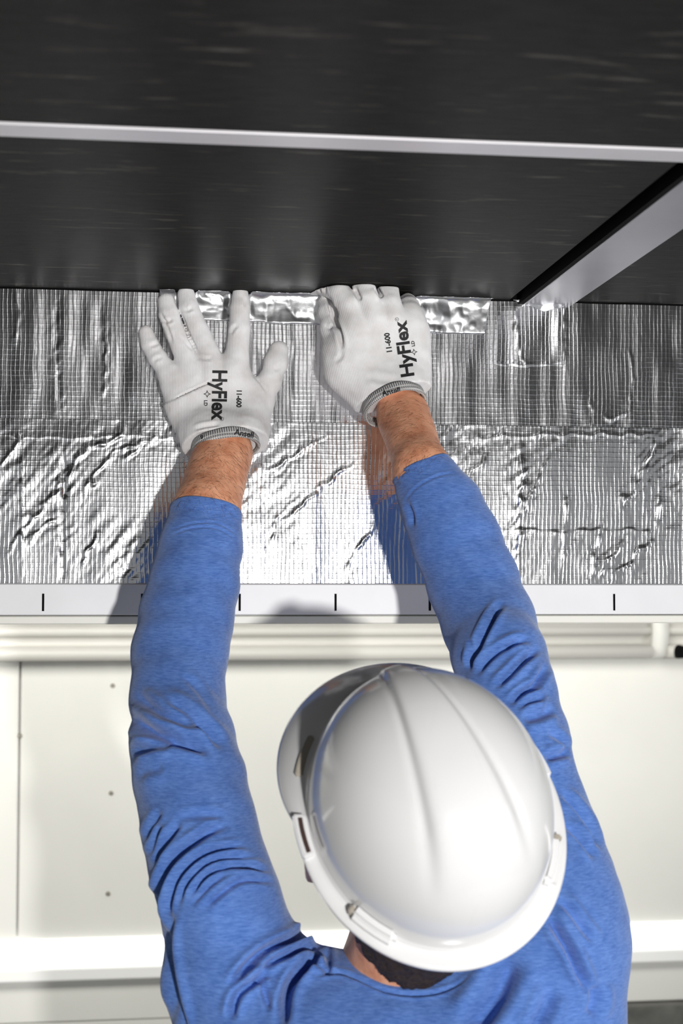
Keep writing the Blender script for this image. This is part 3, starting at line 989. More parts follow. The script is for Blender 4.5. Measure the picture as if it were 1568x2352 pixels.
FOLDS = [
    # left elbow
    (c6([(640, 330), (700, 350), (780, 405), (900, 445), (1010, 475), (1110, 510)]), 13, .0110, .0040),
    (c6([(820, 230), (940, 285), (1050, 380), (1170, 500)]), 11, .0065, .0026),
    (c6([(690, 180), (730, 240), (820, 300), (930, 350), (1030, 420)]), 12, .0060, .0030),
    (c6([(670, 520), (720, 500), (800, 480), (900, 490)]), 10, .0050, .0030),
    (c6([(930, 100), (1020, 190), (1100, 300)]), 8, .0018, .0008),
    (c6([(690, 640), (760, 600), (850, 590)]), 12, .0028, .0012),
    # creased upper arm
    (c6([(740, 970), (770, 900), (830, 800)]), 8, .0035, .0012),
    (c6([(760, 1060), (790, 980), (830, 860)]), 7, .0035, .0012),
    (c6([(790, 1090), (830, 1000), (880, 930), (930, 860)]), 8, .0060, .0018),
    (c6([(815, 1470), (800, 1330), (825, 1190), (890, 1060), (1000, 965), (1100, 905), (1210, 870)]), 9, .0085, .0030),
    (c6([(850, 1420), (870, 1290), (920, 1160), (1010, 1060), (1120, 1010), (1280, 985)]), 7, .0060, .0026),
    (c6([(900, 1330), (950, 1200), (1060, 1085), (1190, 1050), (1330, 1065)]), 7, .0055, .0022),
    (c6([(960, 1290), (1040, 1160), (1150, 1100), (1260, 1095), (1400, 1130)]), 7, .0060, .0024),
    (c6([(1030, 1330), (1150, 1225), (1260, 1165), (1430, 1175)]), 7, .0050, .0020),
    (c6([(970, 1310), (1080, 1190), (1190, 1110)]), 6, .0035, .0014),
    (c6([(905, 1950), (860, 1650), (830, 1440), (800, 1300)]), 10, .0090, .0030),
    (c6([(960, 2000), (890, 1640), (872, 1430), (900, 1290)]), 9, .0070, .0030),
    (c6([(900, 850), (1050, 830), (1180, 850)]), 9, .0022, .0012),
    # armpit
    (c6([(1170, 1740), (1280, 1600), (1400, 1510), (1600, 1440), (1680, 1440)]), 10, .0110, .0040),
    (c6([(1330, 1640), (1410, 1575), (1560, 1520), (1680, 1480)]), 9, .0085, .0030),
    (c6([(1180, 1900), (1220, 1760), (1320, 1680), (1400, 1640)]), 9, .0085, .0030),
    (c6([(1390, 1850), (1360, 1740), (1320, 1650)]), 7, .0050, .0020),
    (c6([(1450, 1940), (1480, 1730), (1560, 1610), (1680, 1500)]), 12, .0110, .0030),
    (c6([(1470, 1430), (1560, 1420), (1650, 1400)]), 6, .0025, .0010),
    # collar pleats and back
    (c8([(390, 460), (420, 370), (465, 330), (525, 270)]), 9, .0050, .0015),
    (c8([(520, 275), (528, 310), (524, 360)]), 7, .0050, .0020),
    (c8([(470, 310), (500, 335), (540, 350)]), 6, .0025, .0012),
    (c8([(930, 530), (1000, 440), (1040, 370), (1075, 290)]), 26, .0120, .0050),
    (c8([(1120, 540), (1160, 460), (1190, 390)]), 16, .0050, .0040),
    # right armpit
    (cs([(480, 1560), (560, 1680), (650, 1820), (730, 1990), (800, 2130)]), 10, .0120, .0040),
    (cs([(560, 1440), (660, 1540), (770, 1690), (850, 1780)]), 9, .0040, .0025),
    (cs([(820, 2070), (840, 2170), (800, 2300)]), 14, .0060, .0030),
    (cs([(560, 660), (680, 770), (790, 920), (870, 1130)]), 8, .0045, .0020),
    (cs([(600, 900), (720, 1010), (850, 1180)]), 8, .0035, .0020),
    (cs([(470, 440), (550, 420), (660, 400)]), 9, .0060, .0024),
    (cs([(480, 250), (580, 300), (650, 400)]), 8, .0030, .0015),
    # right elbow
    (cr([(400, 1230), (440, 1150), (490, 1030), (560, 900), (610, 840)]), 8, .0070, .0026),
    (cr([(440, 1250), (530, 1150), (610, 1090), (720, 1040)]), 8, .0045, .0022),
    (cr([(540, 1320), (620, 1250), (700, 1170), (800, 1090)]), 8, .0070, .0026),
    (cr([(620, 1410), (700, 1340), (780, 1290), (840, 1180)]), 8, .0075, .0026),
    (cr([(660, 1420), (740, 1390), (830, 1370)]), 8, .0035, .0018),
    (cr([(600, 1120), (660, 1070), (740, 1050)]), 7, .0030, .0015),
    (cr([(700, 1480), (790, 1460), (880, 1420)]), 12, .0060, .0030),
    (cr([(420, 1220), (425, 1120), (430, 1040)]), 6, .0030, .0012),
    (cr([(70, 300), (105, 380), (110, 460)]), 6, .0025, .0010),
    # cuff stitching
    ([(385, 1232), (440, 1213), (500, 1214), (552, 1246)], 2.6, .0011, .0005),
    ([(385, 1222), (440, 1203), (500, 1203), (553, 1234)], 2.6, .0009, .0004),
    ([(918, 1170), (950, 1125), (1000, 1095), (1052, 1085)], 2.6, .0011, .0005),
    # collar seam
    (c8([(440, 355), (500, 358), (560, 350), (620, 370), (690, 402), (770, 415), (850, 408), (920, 380), (960, 340)]), 4, .0024, .0010),
]
V, F = build_shirt()
V, F = subdivide(V, F)
N = normals(V, F)
wr = fbm(V * np.array([1, 1, 1.8]), 14, 40, 2)
V = V + N * (0.0013 * wr + 0.0007 * vnoise(V, 45, 44))[:, None]
N = normals(V, F)
V = fold(V, N, FOLDS)
V = lap_smooth(V, F, 4, 0.4)
shirt = np_mesh('shirt', V, F, M_shirt)

# ---------------------------------------------------------------- body (one continuous surface)
def build_body():
    lo = np.array([man_x[0] - 0.42, -0.86, 0.0]); hi = np.array([man_x[0] + 0.46, 0.02, ZC + 0.42])
    fl = Field(lo, hi, 0.0055)
    cx = man_x[0]
    # arms: shoulder - elbow - wrist - palm
    def arm(ps, rs, wrist, wr_r, palm, sh):
        fl.add(sh, ps[-3], 0.048, 0.046, 0.02)
        fl.add(ps[-3], ps[5], 0.046, 0.040, 0.02)
        mid = ps[1]
        fl.add(ps[5], mid, 0.041, rs[1] - 0.0045, 0.02)
        fl.add(mid, ps[0], rs[1] - 0.0045, rs[0] - 0.0030, 0.015)
        fl.add(ps[0], wrist, rs[0] - 0.0030, wr_r, 0.015)
        fl.add(wrist, palm, wr_r * 0.84, 0.015, 0.004)
    arm(Lp, Lr, W(512, 1040, -0.064), 0.0385, W(503, 985, -0.044), P(560, 2245, 1.60))
    arm(Rp, Rr, W(925, 955, -0.085), 0.0345, W(880, 850, -0.070), P(1200, 2200, 1.59))
    # torso
    for sx in (-1, 1):
        fl.add((cx + sx * 0.10, -0.41, 1.30), (cx + sx * 0.085, -0.42, 1.02), 0.105, 0.095, 0.05)
        fl.add((cx + sx * 0.10, -0.41, 1.30), P(560 if sx < 0 else 1215, 2245 if sx < 0 else 2200, 1.60), 0.085, 0.045, 0.02)
        fl.add((cx + sx * 0.085, -0.42, 1.0), (cx + sx * 0.10, -0.40, 0.50), 0.092, 0.055, 0.03)
        fl.add((cx + sx * 0.10, -0.40, 0.50), (cx + sx * 0.11, -0.43, 0.08), 0.055, 0.038, 0.03)
        fl.add((cx + sx * 0.11, -0.43, 0.06), (cx + sx * 0.13, -0.28, 0.045), 0.036, 0.028, 0.03)
    fl.add((cx, -0.41, 1.30), (cx, -0.42, 1.04), 0.11, 0.10, 0.05)
    # neck and head
    fl.add(neck0 + np.array([0, 0.055, -0.05]), hp(-0.035, 0, -0.05), 0.055, 0.060, 0.02)
    fl.add(hp(-0.033, 0, 0.0), hp(0.025, 0, 0.0), 0.085, 0.080, 0.03)           # cranium
    fl.add(hp(-0.02, 0, 0.02), hp(0.02, 0, -0.03), 0.080, 0.078, 0.03)
    fl.add(hp(0.045, 0, -0.05), hp(0.062, 0, -0.125), 0.052, 0.030, 0.03)        # face and chin
    for sx in (-1, 1):
        fl.add(hp(-0.005, sx * 0.052, -0.105), hp(0.062, sx * 0.012, -0.132), 0.022, 0.022, 0.025)   # jaw
        fl.add(hp(0.060, sx * 0.038, -0.062), hp(0.062, sx * 0.034, -0.066), 0.024, 0.022, 0.02)     # cheek
        fl.add(hp(0.088, sx * 0.012, -0.020), hp(0.080, sx * 0.045, -0.022), 0.012, 0.010, 0.012)    # brow
        fl.sub(hp(0.100, sx * 0.032, -0.040), hp(0.100, sx * 0.030, -0.040), 0.014, 0.014, 0.008)    # eye socket
        fl.add(hp(0.014, sx * 0.078, -0.066), hp(0.004, sx * 0.110, -0.072), 0.016, 0.009, 0.008)
        ec = hp(0.004, sx * 0.114, -0.072)
        fl.add(ec + 0.022 * U_h, ec - 0.026 * U_h + 0.006 * F_h, 0.016, 0.010, 0.006, flat=(S_h, 2.4))   # ear
    fl.add(hp(0.096, 0, -0.035), hp(0.114, 0, -0.068), 0.009, 0.014, 0.012)      # nose
    fl.add(hp(0.092, -0.018, -0.096), hp(0.092, 0.018, -0.096), 0.009, 0.009, 0.008)   # lips
    return fl.mesh(3)


Vb, Fb = build_body()
Nb = normals(Vb, Fb)
Vb = Vb + Nb * (0.0007 * fbm(Vb, 26, 60, 2))[:, None]
body = np_mesh('body', Vb, Fb, M_skin)
body_bvh = BVHTree.FromPolygons([tuple(v) for v in Vb], [tuple(int(i) for i in f) for f in Fb])


def uv_ball(name, c, r, mat):
    bm = bmesh.new()
    bmesh.ops.create_uvsphere(bm, u_segments=16, v_segments=12, radius=r)
    for v in bm.verts: v.co += Vector(c)
    return bm_obj(name, bm, mat, smooth=True)


eyes = [uv_ball('eye', hp(0.081, sx * 0.032, -0.042), 0.0118, M_eye) for sx in (-1, 1)]
for e, sx in zip(eyes, (-1, 1)):
    ir = uv_ball('iris', hp(0.0895, sx * 0.032, -0.042), 0.0052, M_iris); ir.parent = e

# cropped hair on the back of the head
def build_hair():
    fl = Field(HATC - 0.20, HATC + 0.20, 0.004)
    fl.add(hp(-0.034, 0, 0.0), hp(0.025, 0, 0.006), 0.0885, 0.083, 0.03)
    fl.add(hp(-0.052, 0, -0.045), hp(-0.056, 0, -0.080), 0.070, 0.064, 0.03)
    nd = neck0 + np.array([0, 0.04, -0.02]) - hp(-0.04, 0, -0.05)
    fl.add(hp(-0.04, 0, -0.05), hp(-0.04, 0, -0.05) + nd * 0.9, 0.066, 0.0630, 0.02)
    fl.cut(hp(-0.04, 0, -0.05) + nd * 0.56, unit(unit(nd) - 0.40 * RGT), 0.22)
    fl.cut(hp(0.05, 0, 0), F_h - 0.25 * U_h, 0.22)
    return fl.mesh(2)


Vh, Fh = build_hair()
Nh = normals(Vh, Fh)
Vh = Vh + Nh * (0.0016 * vnoise(Vh, 220, 70) + 0.001 * vnoise(Vh, 420, 71))[:, None]
hair = np_mesh('hair', Vh, Fh, M_hair)

# arm hair: short curved strands rooted on the forearms
def arm_hair():
    V = []; F = []
    def grow(px0, px1, py0, py1, n, flow):
        for _ in range(n):
            px = random.uniform(px0, px1); py = random.uniform(py0, py1)
            d = ray_dir(px, py)
            hit, nrm, _, dist = body_bvh.ray_cast(Vector(CAM), Vector(d))
            if hit is None or hit.y > -0.01: continue
            p = np.array(hit); nn = np.array(nrm)
            a = random.gauss(flow, 0.45)
            t = math.cos(a) * RGT + math.sin(a) * UPV
            t = unit(t - np.dot(t, nn) * nn)
            side = np.cross(t, nn)
            ln = random.uniform(0.006, 0.013); bend = random.uniform(-0.35, 0.35)
            w = 0.00012
            q = []
            for k in range(5):
                s = k / 4
                q.append(p + t * ln * s + side * bend * ln * s * s + nn * (0.0002 + 0.0022 * math.sin(min(1, s * 1.3) * 1.4) * ln / 0.010))
            b0 = len(V)
            for k, c in enumerate(q):
                ww = w * (1 - 0.8 * k / 4)
                V.extend([c + side * ww, c - side * ww * 0.5 + nn * ww * 0.87, c - side * ww * 0.5 - nn * ww * 0.87])
            for k in range(4):
                for j in range(3):
                    F.append((b0 + k * 3 + j, b0 + k * 3 + (j + 1) % 3, b0 + (k + 1) * 3 + (j + 1) % 3, b0 + (k + 1) * 3 + j))
    grow(400, 600, 1010, 1200, 850, math.radians(-70))
    grow(850, 1040, 920, 1110, 650, math.radians(-110))
    return V, F


Va, Fa = arm_hair()
ah = np_mesh('arm_hair', Va, Fa, M_armhair)
ah['kind'] = 'stuff'

# trousers and boots, out of the frame below
def build_trousers():
    cx = man_x[0]
    fl = Field((cx - 0.32, -0.70, 0.05), (cx + 0.32, -0.18, 1.16), 0.007)
    for sx in (-1, 1):
        fl.add((cx + sx * 0.075, -0.42, 1.05), (cx + sx * 0.085, -0.42, 0.92), 0.104, 0.112, 0.04)
        fl.add((cx + sx * 0.088, -0.42, 0.92), (cx + sx * 0.10, -0.40, 0.50), 0.108, 0.075, 0.02)
        fl.add((cx + sx * 0.10, -0.40, 0.50), (cx + sx * 0.11, -0.43, 0.10), 0.075, 0.062, 0.02)
        fl.cut((cx + sx * 0.11, -0.43, 0.10), (0, 0, -1), 0.10)
    fl.cut((cx, -0.42, 1.12), (0, 0, 1), 0.2)
    return fl.mesh(2)


Vt, Ft = build_trousers()
trousers = np_mesh('trousers', Vt, Ft, M_jeans)
boots = []
for sx in (-1, 1):
    cx = man_x[0] + sx * 0.115
    fl = Field((cx - 0.08, -0.56, 0.0), (cx + 0.10, -0.16, 0.22), 0.005)
    fl.add((cx, -0.44, 0.19), (cx, -0.45, 0.06), 0.052, 0.050, 0.02)
    fl.add((cx, -0.46, 0.052), (cx + sx * 0.012, -0.25, 0.046), 0.046, 0.042, 0.02)
    fl.cut((cx, -0.36, 0.006), (0, 0, -1), 0.3)
    fl.cut((cx, -0.44, 0.19), (0, 0, 1), 0.09)
    Vv, Ff = fl.mesh(2)
    boots.append(np_mesh('boot', Vv, Ff, M_boot))

# ---------------------------------------------------------------- gloves
def c1(x, y): return (280 + .2679 * x, 620 + .2679 * y)
def c2(x, y): return (680 + .3061 * x, 600 + .3061 * y)


WALLN = (0, 1, 0)


def build_left_glove():
    fl = Field(W(300, 1080, 0) + np.array([-0.02, -0.14, -0.02]), W(690, 640, 0) + np.array([0.03, 0.0, 0.02]), 0.0017)
    w = lambda x, y, o: W(*c1(x, y), -o)
    FL = (WALLN, 1.12)
    # little, ring, middle, index: tip - joints - knuckle
    fl.chain([w(205, 535, .0145), w(240, 640, .017), w(310, 760, .021), w(395, 880, .026), w(520, 1060, .030)], [.0096, .0114, .0126, .0136, .017], .002, FL)
    fl.chain([w(380, 268, .0145), w(402, 380, .018), w(460, 540, .0225), w(545, 740, .027), w(640, 930, .032)], [.0108, .0128, .0135, .0146, .017], .002, FL)
    fl.chain([w(550, 205, .014), w(572, 320, .018), w(650, 510, .023), w(740, 720, .028), w(770, 920, .034)], [.0108, .0128, .0137, .0152, .018], .002, FL)
    fl.chain([w(1012, 208, .014), w(1012, 330, .018), w(1008, 500, .023), w(985, 740, .028), w(930, 930, .034)], [.0108, .0130, .0140, .0158, .018], .002, FL)
    # thumb
    fl.chain([w(1345, 690, .0150), w(1320, 800, .018), w(1265, 960, .021), w(1160, 1130, .024), w(1020, 1260, .030)], [.0128, .0142, .0146, .018, .022], .008, FL)
    # palm
    P0 = [(700, 900), (930, 900), (620, 1060), (960, 1060), (660, 1220), (1000, 1230), (700, 1380), (1010, 1390)]
    FP = (WALLN, 1.35)
    fl.add(w(480, 960, .026), w(930, 900, .028), .021, .024, .014, FP)
    fl.add(w(545, 1080, .028), w(1000, 1060, .030), .024, .026, .016, FP)
    fl.add(w(600, 1200, .031), w(1030, 1210, .032), .030, .028, .016, FP)
    fl.add(w(655, 1300, .036), w(1060, 1300, .038), .028, .030, .016, FP)
    fl.add(w(700, 1400, .048), w(1040, 1410, .052), .031, .033, .016, (WALLN, 1.12))
    fl.add(w(765, 1480, .060), w(985, 1500, .064), .0355, .0355, .016, (WALLN, 1.0))
    fl.add(w(1080, 1240, .026), w(1160, 1140, .024), .022, .019, .014, FP)
    # wrist opening
    ax = unit(w(870, 1500, .062) - w(830, 1200, .035))
    fl.cut(w(872, 1478, .066), ax, 0.075)
    return fl.mesh(3)


GL_FOLDS = [
    ([c1(500, 360), c1(530, 450), c1(590, 600), c1(662, 735)], 3.4, .0024, .0),
    ([c1(430, 1120), c1(560, 1055), c1(680, 1000), c1(800, 935)], 2.4, .0034, .0007),
    ([c1(600, 1370), c1(720, 1340), c1(850, 1320)], 4, .0014, .0008),
    ([c1(310, 330), c1(350, 400), c1(400, 520), c1(440, 650)], 3, .0010, .0006),
    ([c1(350, 430), c1(400, 440), c1(430, 410)], 4, .0012, .0008),
    ([c1(530, 330), c1(560, 345), c1(610, 320)], 4, .0010, .0006),
    ([c1(230, 650), c1(280, 640), c1(320, 620)], 4, .0009, .0006),
    ([c1(260, 790), c1(300, 760), c1(350, 750)], 4, .0007, .0004),
    ([c1(930, 560), c1(960, 500), c1(1000, 470)], 4, .0010, .0006),
    ([c1(1010, 200), c1(1050, 260), c1(1060, 330)], 4, .0008, .0005),
    ([c1(500, 560), c1(560, 640), c1(610, 700)], 3, .0008, .0004),
    ([c1(1290, 850), c1(1340, 840), c1(1400, 800)], 5, .0010, .0006),
    ([c1(1100, 880), c1(1180, 960), c1(1250, 1060)], 3, .0007, .0004),
    ([c1(640, 740), c1(700, 760), c1(780, 760)], 4, .0007, .0004),
]
Vg, Fg = build_left_glove()
Ng = normals(Vg, Fg)
Vg = fold(Vg, Ng, GL_FOLDS)
# slack knit doubled over below the crease on the outer edge
_px, _ = to_px(Vg)
_d, _t = poly_dist(_px, spline([c1(380, 1140), c1(560, 1058), c1(680, 1002), c1(810, 930)]))
_st = np.clip(_d / 3.5, 0, 1) * np.clip(1 - _d / 95.0, 0, 1) * np.clip((1 - _t) / 0.35, 0, 1) * (_t < 0.999)
Vg = Vg + normals(Vg, Fg) * (0.0026 * _st)[:, None]
Vg[:, 1] = np.minimum(Vg[:, 1], -0.0028)
Vg = Vg + normals(Vg, Fg) * (0.0005 * fbm(Vg, 70, 80, 2))[:, None]
glove_l = np_mesh('glove', Vg, Fg, M_knit_l)
bvh_l = BVHTree.FromPolygons([tuple(v) for v in Vg], [tuple(int(i) for i in f) for f in Fg])


def build_right_glove():
    fl = Field(W(690, 1080, 0) + np.array([-0.02, -0.17, 0.0]), W(1010, 610, 0) + np.array([0.03, 0.0, 0.02]), 0.0018)
    w = lambda x, y, o: W(*c2(x, y), -o)
    FL = (WALLN, 1.08)
    # index, middle, ring, little: knuckle - middle joint - end joint - tip, curling into the corner
    fl.chain([w(470, 480, .074), w(400, 330, .074), w(325, 235, .066), w(225, 190, .040), w(165, 178, .018)], [.0165, .0150, .0140, .0125, .0110], .002)
    fl.chain([w(590, 430, .080), w(540, 290, .080), w(505, 180, .072), w(490, 165, .045), w(470, 175, .018)], [.0165, .0150, .0142, .0128, .0115], .002)
    fl.chain([w(720, 430, .078), w(700, 320, .075), w(688, 215, .064), w(680, 200, .040), w(670, 205, .017)], [.0162, .0148, .0140, .0125, .0110], .002)
    fl.chain([w(842, 470, .068), w(850, 390, .062), w(848, 345, .052), w(836, 310, .034), w(825, 300, .016)], [.0160, .0150, .0140, .0120, .0105], .002)
    # thumb
    fl.chain([w(330, 830, .066), w(285, 660, .058), w(258, 500, .046), w(240, 390, .034), w(222, 320, .022)], [.0190, .0145, .0130, .0125, .0108], .006)
    FP = (WALLN, 1.25)
    fl.add(w(470, 520, .072), w(850, 500, .066), .024, .023, .016, FP)
    fl.add(w(430, 640, .070), w(845, 620, .066), .028, .027, .018, FP)
    fl.add(w(420, 770, .069), w(842, 740, .070), .032, .027, .018, FP)
    fl.add(w(475, 880, .072), w(835, 850, .074), .032, .028, .018, FP)
    fl.add(w(570, 980, .080), w(820, 940, .082), .030, .029, .018, (WALLN, 1.12))
    fl.add(w(640, 1060, .086), w(815, 1020, .088), .028, .029, .018)
    ax = unit(w(770, 1080, .088) - w(640, 740, .068))
    fl.cut(w(718, 1025, .086), ax, 0.085)
    return fl.mesh(3)


GR_FOLDS = [
    ([c2(235, 250), c2(285, 420), c2(330, 560), c2(345, 680)], 5.0, .0075, .0012),
    ([c2(430, 190), c2(460, 250), c2(485, 300)], 5, .0032, .0008),
    ([c2(590, 180), c2(620, 230), c2(650, 275)], 5, .0032, .0008),
    ([c2(150, 170), c2(175, 200), c2(185, 240)], 3, .0014, .0008),
    ([c2(190, 160), c2(215, 200), c2(220, 250)], 3, .0014, .0008),
    ([c2(215, 470), c2(240, 500), c2(290, 490)], 4, .0010, .0006),
    ([c2(520, 860), c2(650, 890), c2(780, 900)], 8, .0010, .0006),
    ([c2(340, 660), c2(330, 720), c2(280, 760)], 5, .0010, .0005),
]
Vq, Fq = build_right_glove()
Nq = normals(Vq, Fq)
Vq = fold(Vq, Nq, GR_FOLDS)
Vq[:, 1] = np.minimum(Vq[:, 1], -0.006)
Vq[:, 2] = np.minimum(Vq[:, 2], ZCEIL - 0.0012)
Vq = Vq + normals(Vq, Fq) * (0.0004 * fbm(Vq, 70, 90, 2))[:, None]
glove_r = np_mesh('glove', Vq, Fq, M_knit_r)
bvh_r = BVHTree.FromPolygons([tuple(v) for v in Vq], [tuple(int(i) for i in f) for f in Fq])


# the fingers press the tape flat where they touch it
def press(o, trees):
    for v in o.data.vertices:
        lim = None
        for dx in (-0.004, 0.0, 0.004):
            for dz in (-0.004, 0.0, 0.004):
                for t in trees:
                    hit, *_ = t.ray_cast(Vector((v.co.x + dx, 0.02, v.co.z + dz)), Vector((0, -1, 0)))
                    if hit is not None and hit.y > -0.06:
                        lim = hit.y if lim is None else max(lim, hit.y)
        if lim is not None:
            v.co.y = max(v.co.y, min(lim + 0.0016, -0.0010))


press(tape, (bvh_l, bvh_r))


# knitted cuffs: a rolled band round each wrist
def cuff(name, c, ax, rx, ry, side, prof, mat):
    """prof: list of (along axis, extra radius); ring frame from the wall normal."""
    ax = unit(ax)
    s = unit(np.asarray(side) - np.dot(side, ax) * ax)
    o = np.cross(ax, s)
    n = 128; mlen = len(prof)
    V = []; band = []
    for i in range(n):
        a = 2 * math.pi * i / n
        for j, (h, dr) in enumerate(prof):
            wob = 0.0006 * math.sin(5 * a + j)
            V.append(c + ax * h + s * math.cos(a) * (rx + dr + wob) + o * math.sin(a) * (ry + dr + wob))
            band.append((i / n, 1 - j / (mlen - 1), 0))
    I = np.arange(n * mlen).reshape(n, mlen)
    In = np.roll(I, -1, axis=0)
    F = np.stack([I[:, :-1].ravel(), I[:, 1:].ravel(), In[:, 1:].ravel(), In[:, :-1].ravel()], 1)
    ob = np_mesh(name, V, F, mat)
    at = ob.data.attributes.new('band', 'FLOAT_VECTOR', 'POINT')
    at.data.foreach_set('vector', np.array(band, np.float32).ravel())
    bm = bmesh.new(); bm.from_mesh(ob.data); bmesh.ops.recalc_face_normals(bm, faces=bm.faces)
    bm.to_mesh(ob.data)
    tr = BVHTree.FromBMesh(bm); bm.free()
    return ob, tr


PROF = [(-0.0040, -0.002), (-0.0035, 0.0006), (-0.0015, 0.0014), (0.0030, 0.0013), (0.0060, 0.0010), (0.0085, 0.0015), (0.0105, 0.0012), (0.0112, -0.0002), (0.0102, -0.0018), (0.007, -0.003)]
axL = unit(W(*c1(890, 1560), -.068) - W(*c1(850, 1330), -.054))
cuff_l, bvh_cl = cuff('knit_cuff', W(*c1(884, 1488), -.064), axL, 0.0425, 0.0375, (1, 0, -0.06), PROF, M_cuff)
axR = unit(W(*c2(800, 1200), -.108) - W(*c2(700, 960), -.082))
cuff_r, bvh_cr = cuff('knit_cuff', W(*c2(726, 1058), -.090), axR, 0.0405, 0.0365, (1, 0, 0.35), PROF, M_cuff)


# turned hems closing the sleeves
HEM = [(-0.024, -0.0040), (-0.0215, -0.0002), (-0.0200, 0.0012), (-0.0150, 0.0014), (-0.0060, 0.0012), (0.0000, 0.0013), (0.0020, 0.0002), (0.0016, -0.0018), (-0.004, -0.0035)]
aL = unit(Lp[0] - Lp[1]); aR = unit(Rp[0] - Rp[1])
hem_l, _ = cuff('sleeve_hem', Lp[0] + aL * 0.001, aL, Lr[0] + 0.0010, Lr[0] + 0.0010, (1, 0, 0), HEM, M_shirt)
hem_r, _ = cuff('sleeve_hem', Rp[0], aR, Rr[0] + 0.0012, Rr[0] + 0.0012, (1, 0, 0), HEM, M_shirt)
adopt(shirt, hem_l, hem_r)


# flat print on the gloves
def print_text(body_txt, org, ang, size, bvhs, bold=0.0, xs=1.0, name='lettering', poly=None):
    if poly is None:
        cu = bpy.data.curves.new('t', 'FONT')
        cu.body = body_txt; cu.size = 1.0; cu.offset = bold; cu.resolution_u = 3
        tmp = bpy.data.objects.new('t', cu); COL.objects.link(tmp)
        dg = bpy.context.evaluated_depsgraph_get(); dg.update()
        me = bpy.data.meshes.new_from_object(tmp.evaluated_get(dg))
        bpy.data.objects.remove(tmp); bpy.data.curves.remove(cu)
        bm = bmesh.new(); bm.from_mesh(me); bpy.data.meshes.remove(me)
    else:
        bm = bmesh.new()
        for ring in poly:
            outer, inner = ring
            vo = [bm.verts.new((a, b_, 0)) for a, b_ in outer]; vi = [bm.verts.new((a, b_, 0)) for a, b_ in inner]
            for i in range(len(vo)):
                j = (i + 1) % len(vo)
                bm.faces.new((vo[i], vo[j], vi[j], vi[i]))
    bmesh.ops.triangulate(bm, faces=bm.faces)
    for _ in range(4):
        es = [e for e in bm.edges if e.calc_length() > 0.16]
        if not es: break
        bmesh.ops.subdivide_edges(bm, edges=es, cuts=1)
        bmesh.ops.triangulate(bm, faces=bm.faces)
    ca, sa = math.cos(ang), math.sin(ang)
    bad = []
    for v in bm.verts:
        x, y = v.co.x * size * xs, v.co.y * size
        px = org[0] + x * ca + y * sa
        py = org[1] + x * sa - y * ca
        d = Vector(ray_dir(px, py))
        best = None
        for t in bvhs:
            hit, nrm, _, dist = t.ray_cast(Vector(CAM), d)
            if hit is not None and (best is None or dist < best[1]):
                best = (hit, dist, nrm)
        if best is None:
            bad.append(v)
        else:
            nn = best[2] if best[2].dot(d) < 0 else -best[2]
            v.co = best[0] + nn * 0.00045
    if bad:
        bmesh.ops.delete(bm, geom=bad, context='VERTS')
    return bm_obj(name, bm, M_ink)


def star_poly():
    o, i_ = [], []
    for k in range(8):
        a = math.pi / 4 * k
        r = 1.0 if k % 2 == 0 else 0.42
        r2 = 0.62 if k % 2 == 0 else 0.24
        o.append((r * math.cos(a), r * math.sin(a))); i_.append((r2 * math.cos(a), r2 * math.sin(a)))
    return [(o, i_)]


def ring_poly(r=1.0, w=0.18, n=16):
    return [([(r * math.cos(2 * math.pi * k / n), r * math.sin(2 * math.pi * k / n)) for k in range(n)],
             [((r - w) * math.cos(2 * math.pi * k / n), (r - w) * math.sin(2 * math.pi * k / n)) for k in range(n)])]


R90 = math.radians(90)
pl = [
    print_text('HyFlex', (489, 849), R90 + 0.02, 47, [bvh_l], 0.030, 0.86),
    print_text('11-600', c1(985, 1025), R90 + 0.02, 16, [bvh_l], 0.038, 0.92),
    print_text('', c1(730, 1065), R90, 9, [bvh_l], poly=star_poly(), name='star_mark'),
    print_text('LD', c1(704, 1118), R90, 11, [bvh_l], 0.03, 1.0),
    print_text('R', c1(844, 1274), R90, 5.5, [bvh_l], 0.0, 1.0),
    print_text('', c1(855, 1279), R90, 4.6, [bvh_l], poly=ring_poly(), name='ring_mark'),
]
plc = [
    print_text('Ansell', c1(962, 1412), 0.17, 19, [bvh_cl], 0.03, 0.95),
    print_text('9', c1(668, 1448), 0.3, 14, [bvh_cl], 0.02, 1.0),
]
aR = -R90 - 0.145
pr = [
    print_text('HyFlex', c2(884, 866), aR, 42, [bvh_r], 0.030, 1.08),
    print_text('11-600', c2(719, 688), aR, 17, [bvh_r], 0.038, 0.98),
    print_text('', c2(884, 683), aR, 8, [bvh_r], poly=star_poly(), name='star_mark'),
    print_text('LD', c2(890, 640), aR, 10, [bvh_r], 0.03, 1.1),
    print_text('R', c2(760, 440), aR, 5, [bvh_r], 0.0, 1.0),
    print_text('', c2(755, 436), aR, 4.2, [bvh_r], poly=ring_poly(), name='ring_mark'),
]
prc = [
    print_text('Ansell', c2(650, 1012), -0.22, 17, [bvh_cr], 0.03, 1.0),
    print_text('9', c2(958, 1002), -0.1, 12, [bvh_cr], 0.02, 1.0),
]
adopt(glove_l, cuff_l, *pl, *plc)
adopt(glove_r, cuff_r, *pr, *prc)
tag(glove_l, 'white knit glove with splayed fingers, logo reading downward')
tag(glove_r, 'white knit glove with bent fingers, logo reading upward')
adopt(person, body, shirt, hair, ah, trousers, glove_l, glove_r, *boots, *eyes)

# ================================================================== HARD HAT
hat = empty('hard_hat', HATC, 'glossy white hard hat with centre ridge worn tilted back by the worker', 'helmet')
HA, HB, HH = 0.1346, 0.1142, 0.1485


def dome_r(phi):
    return 1.0 / math.sqrt((math.cos(phi) / HA) ** 2 + (math.sin(phi) / HB) ** 2)


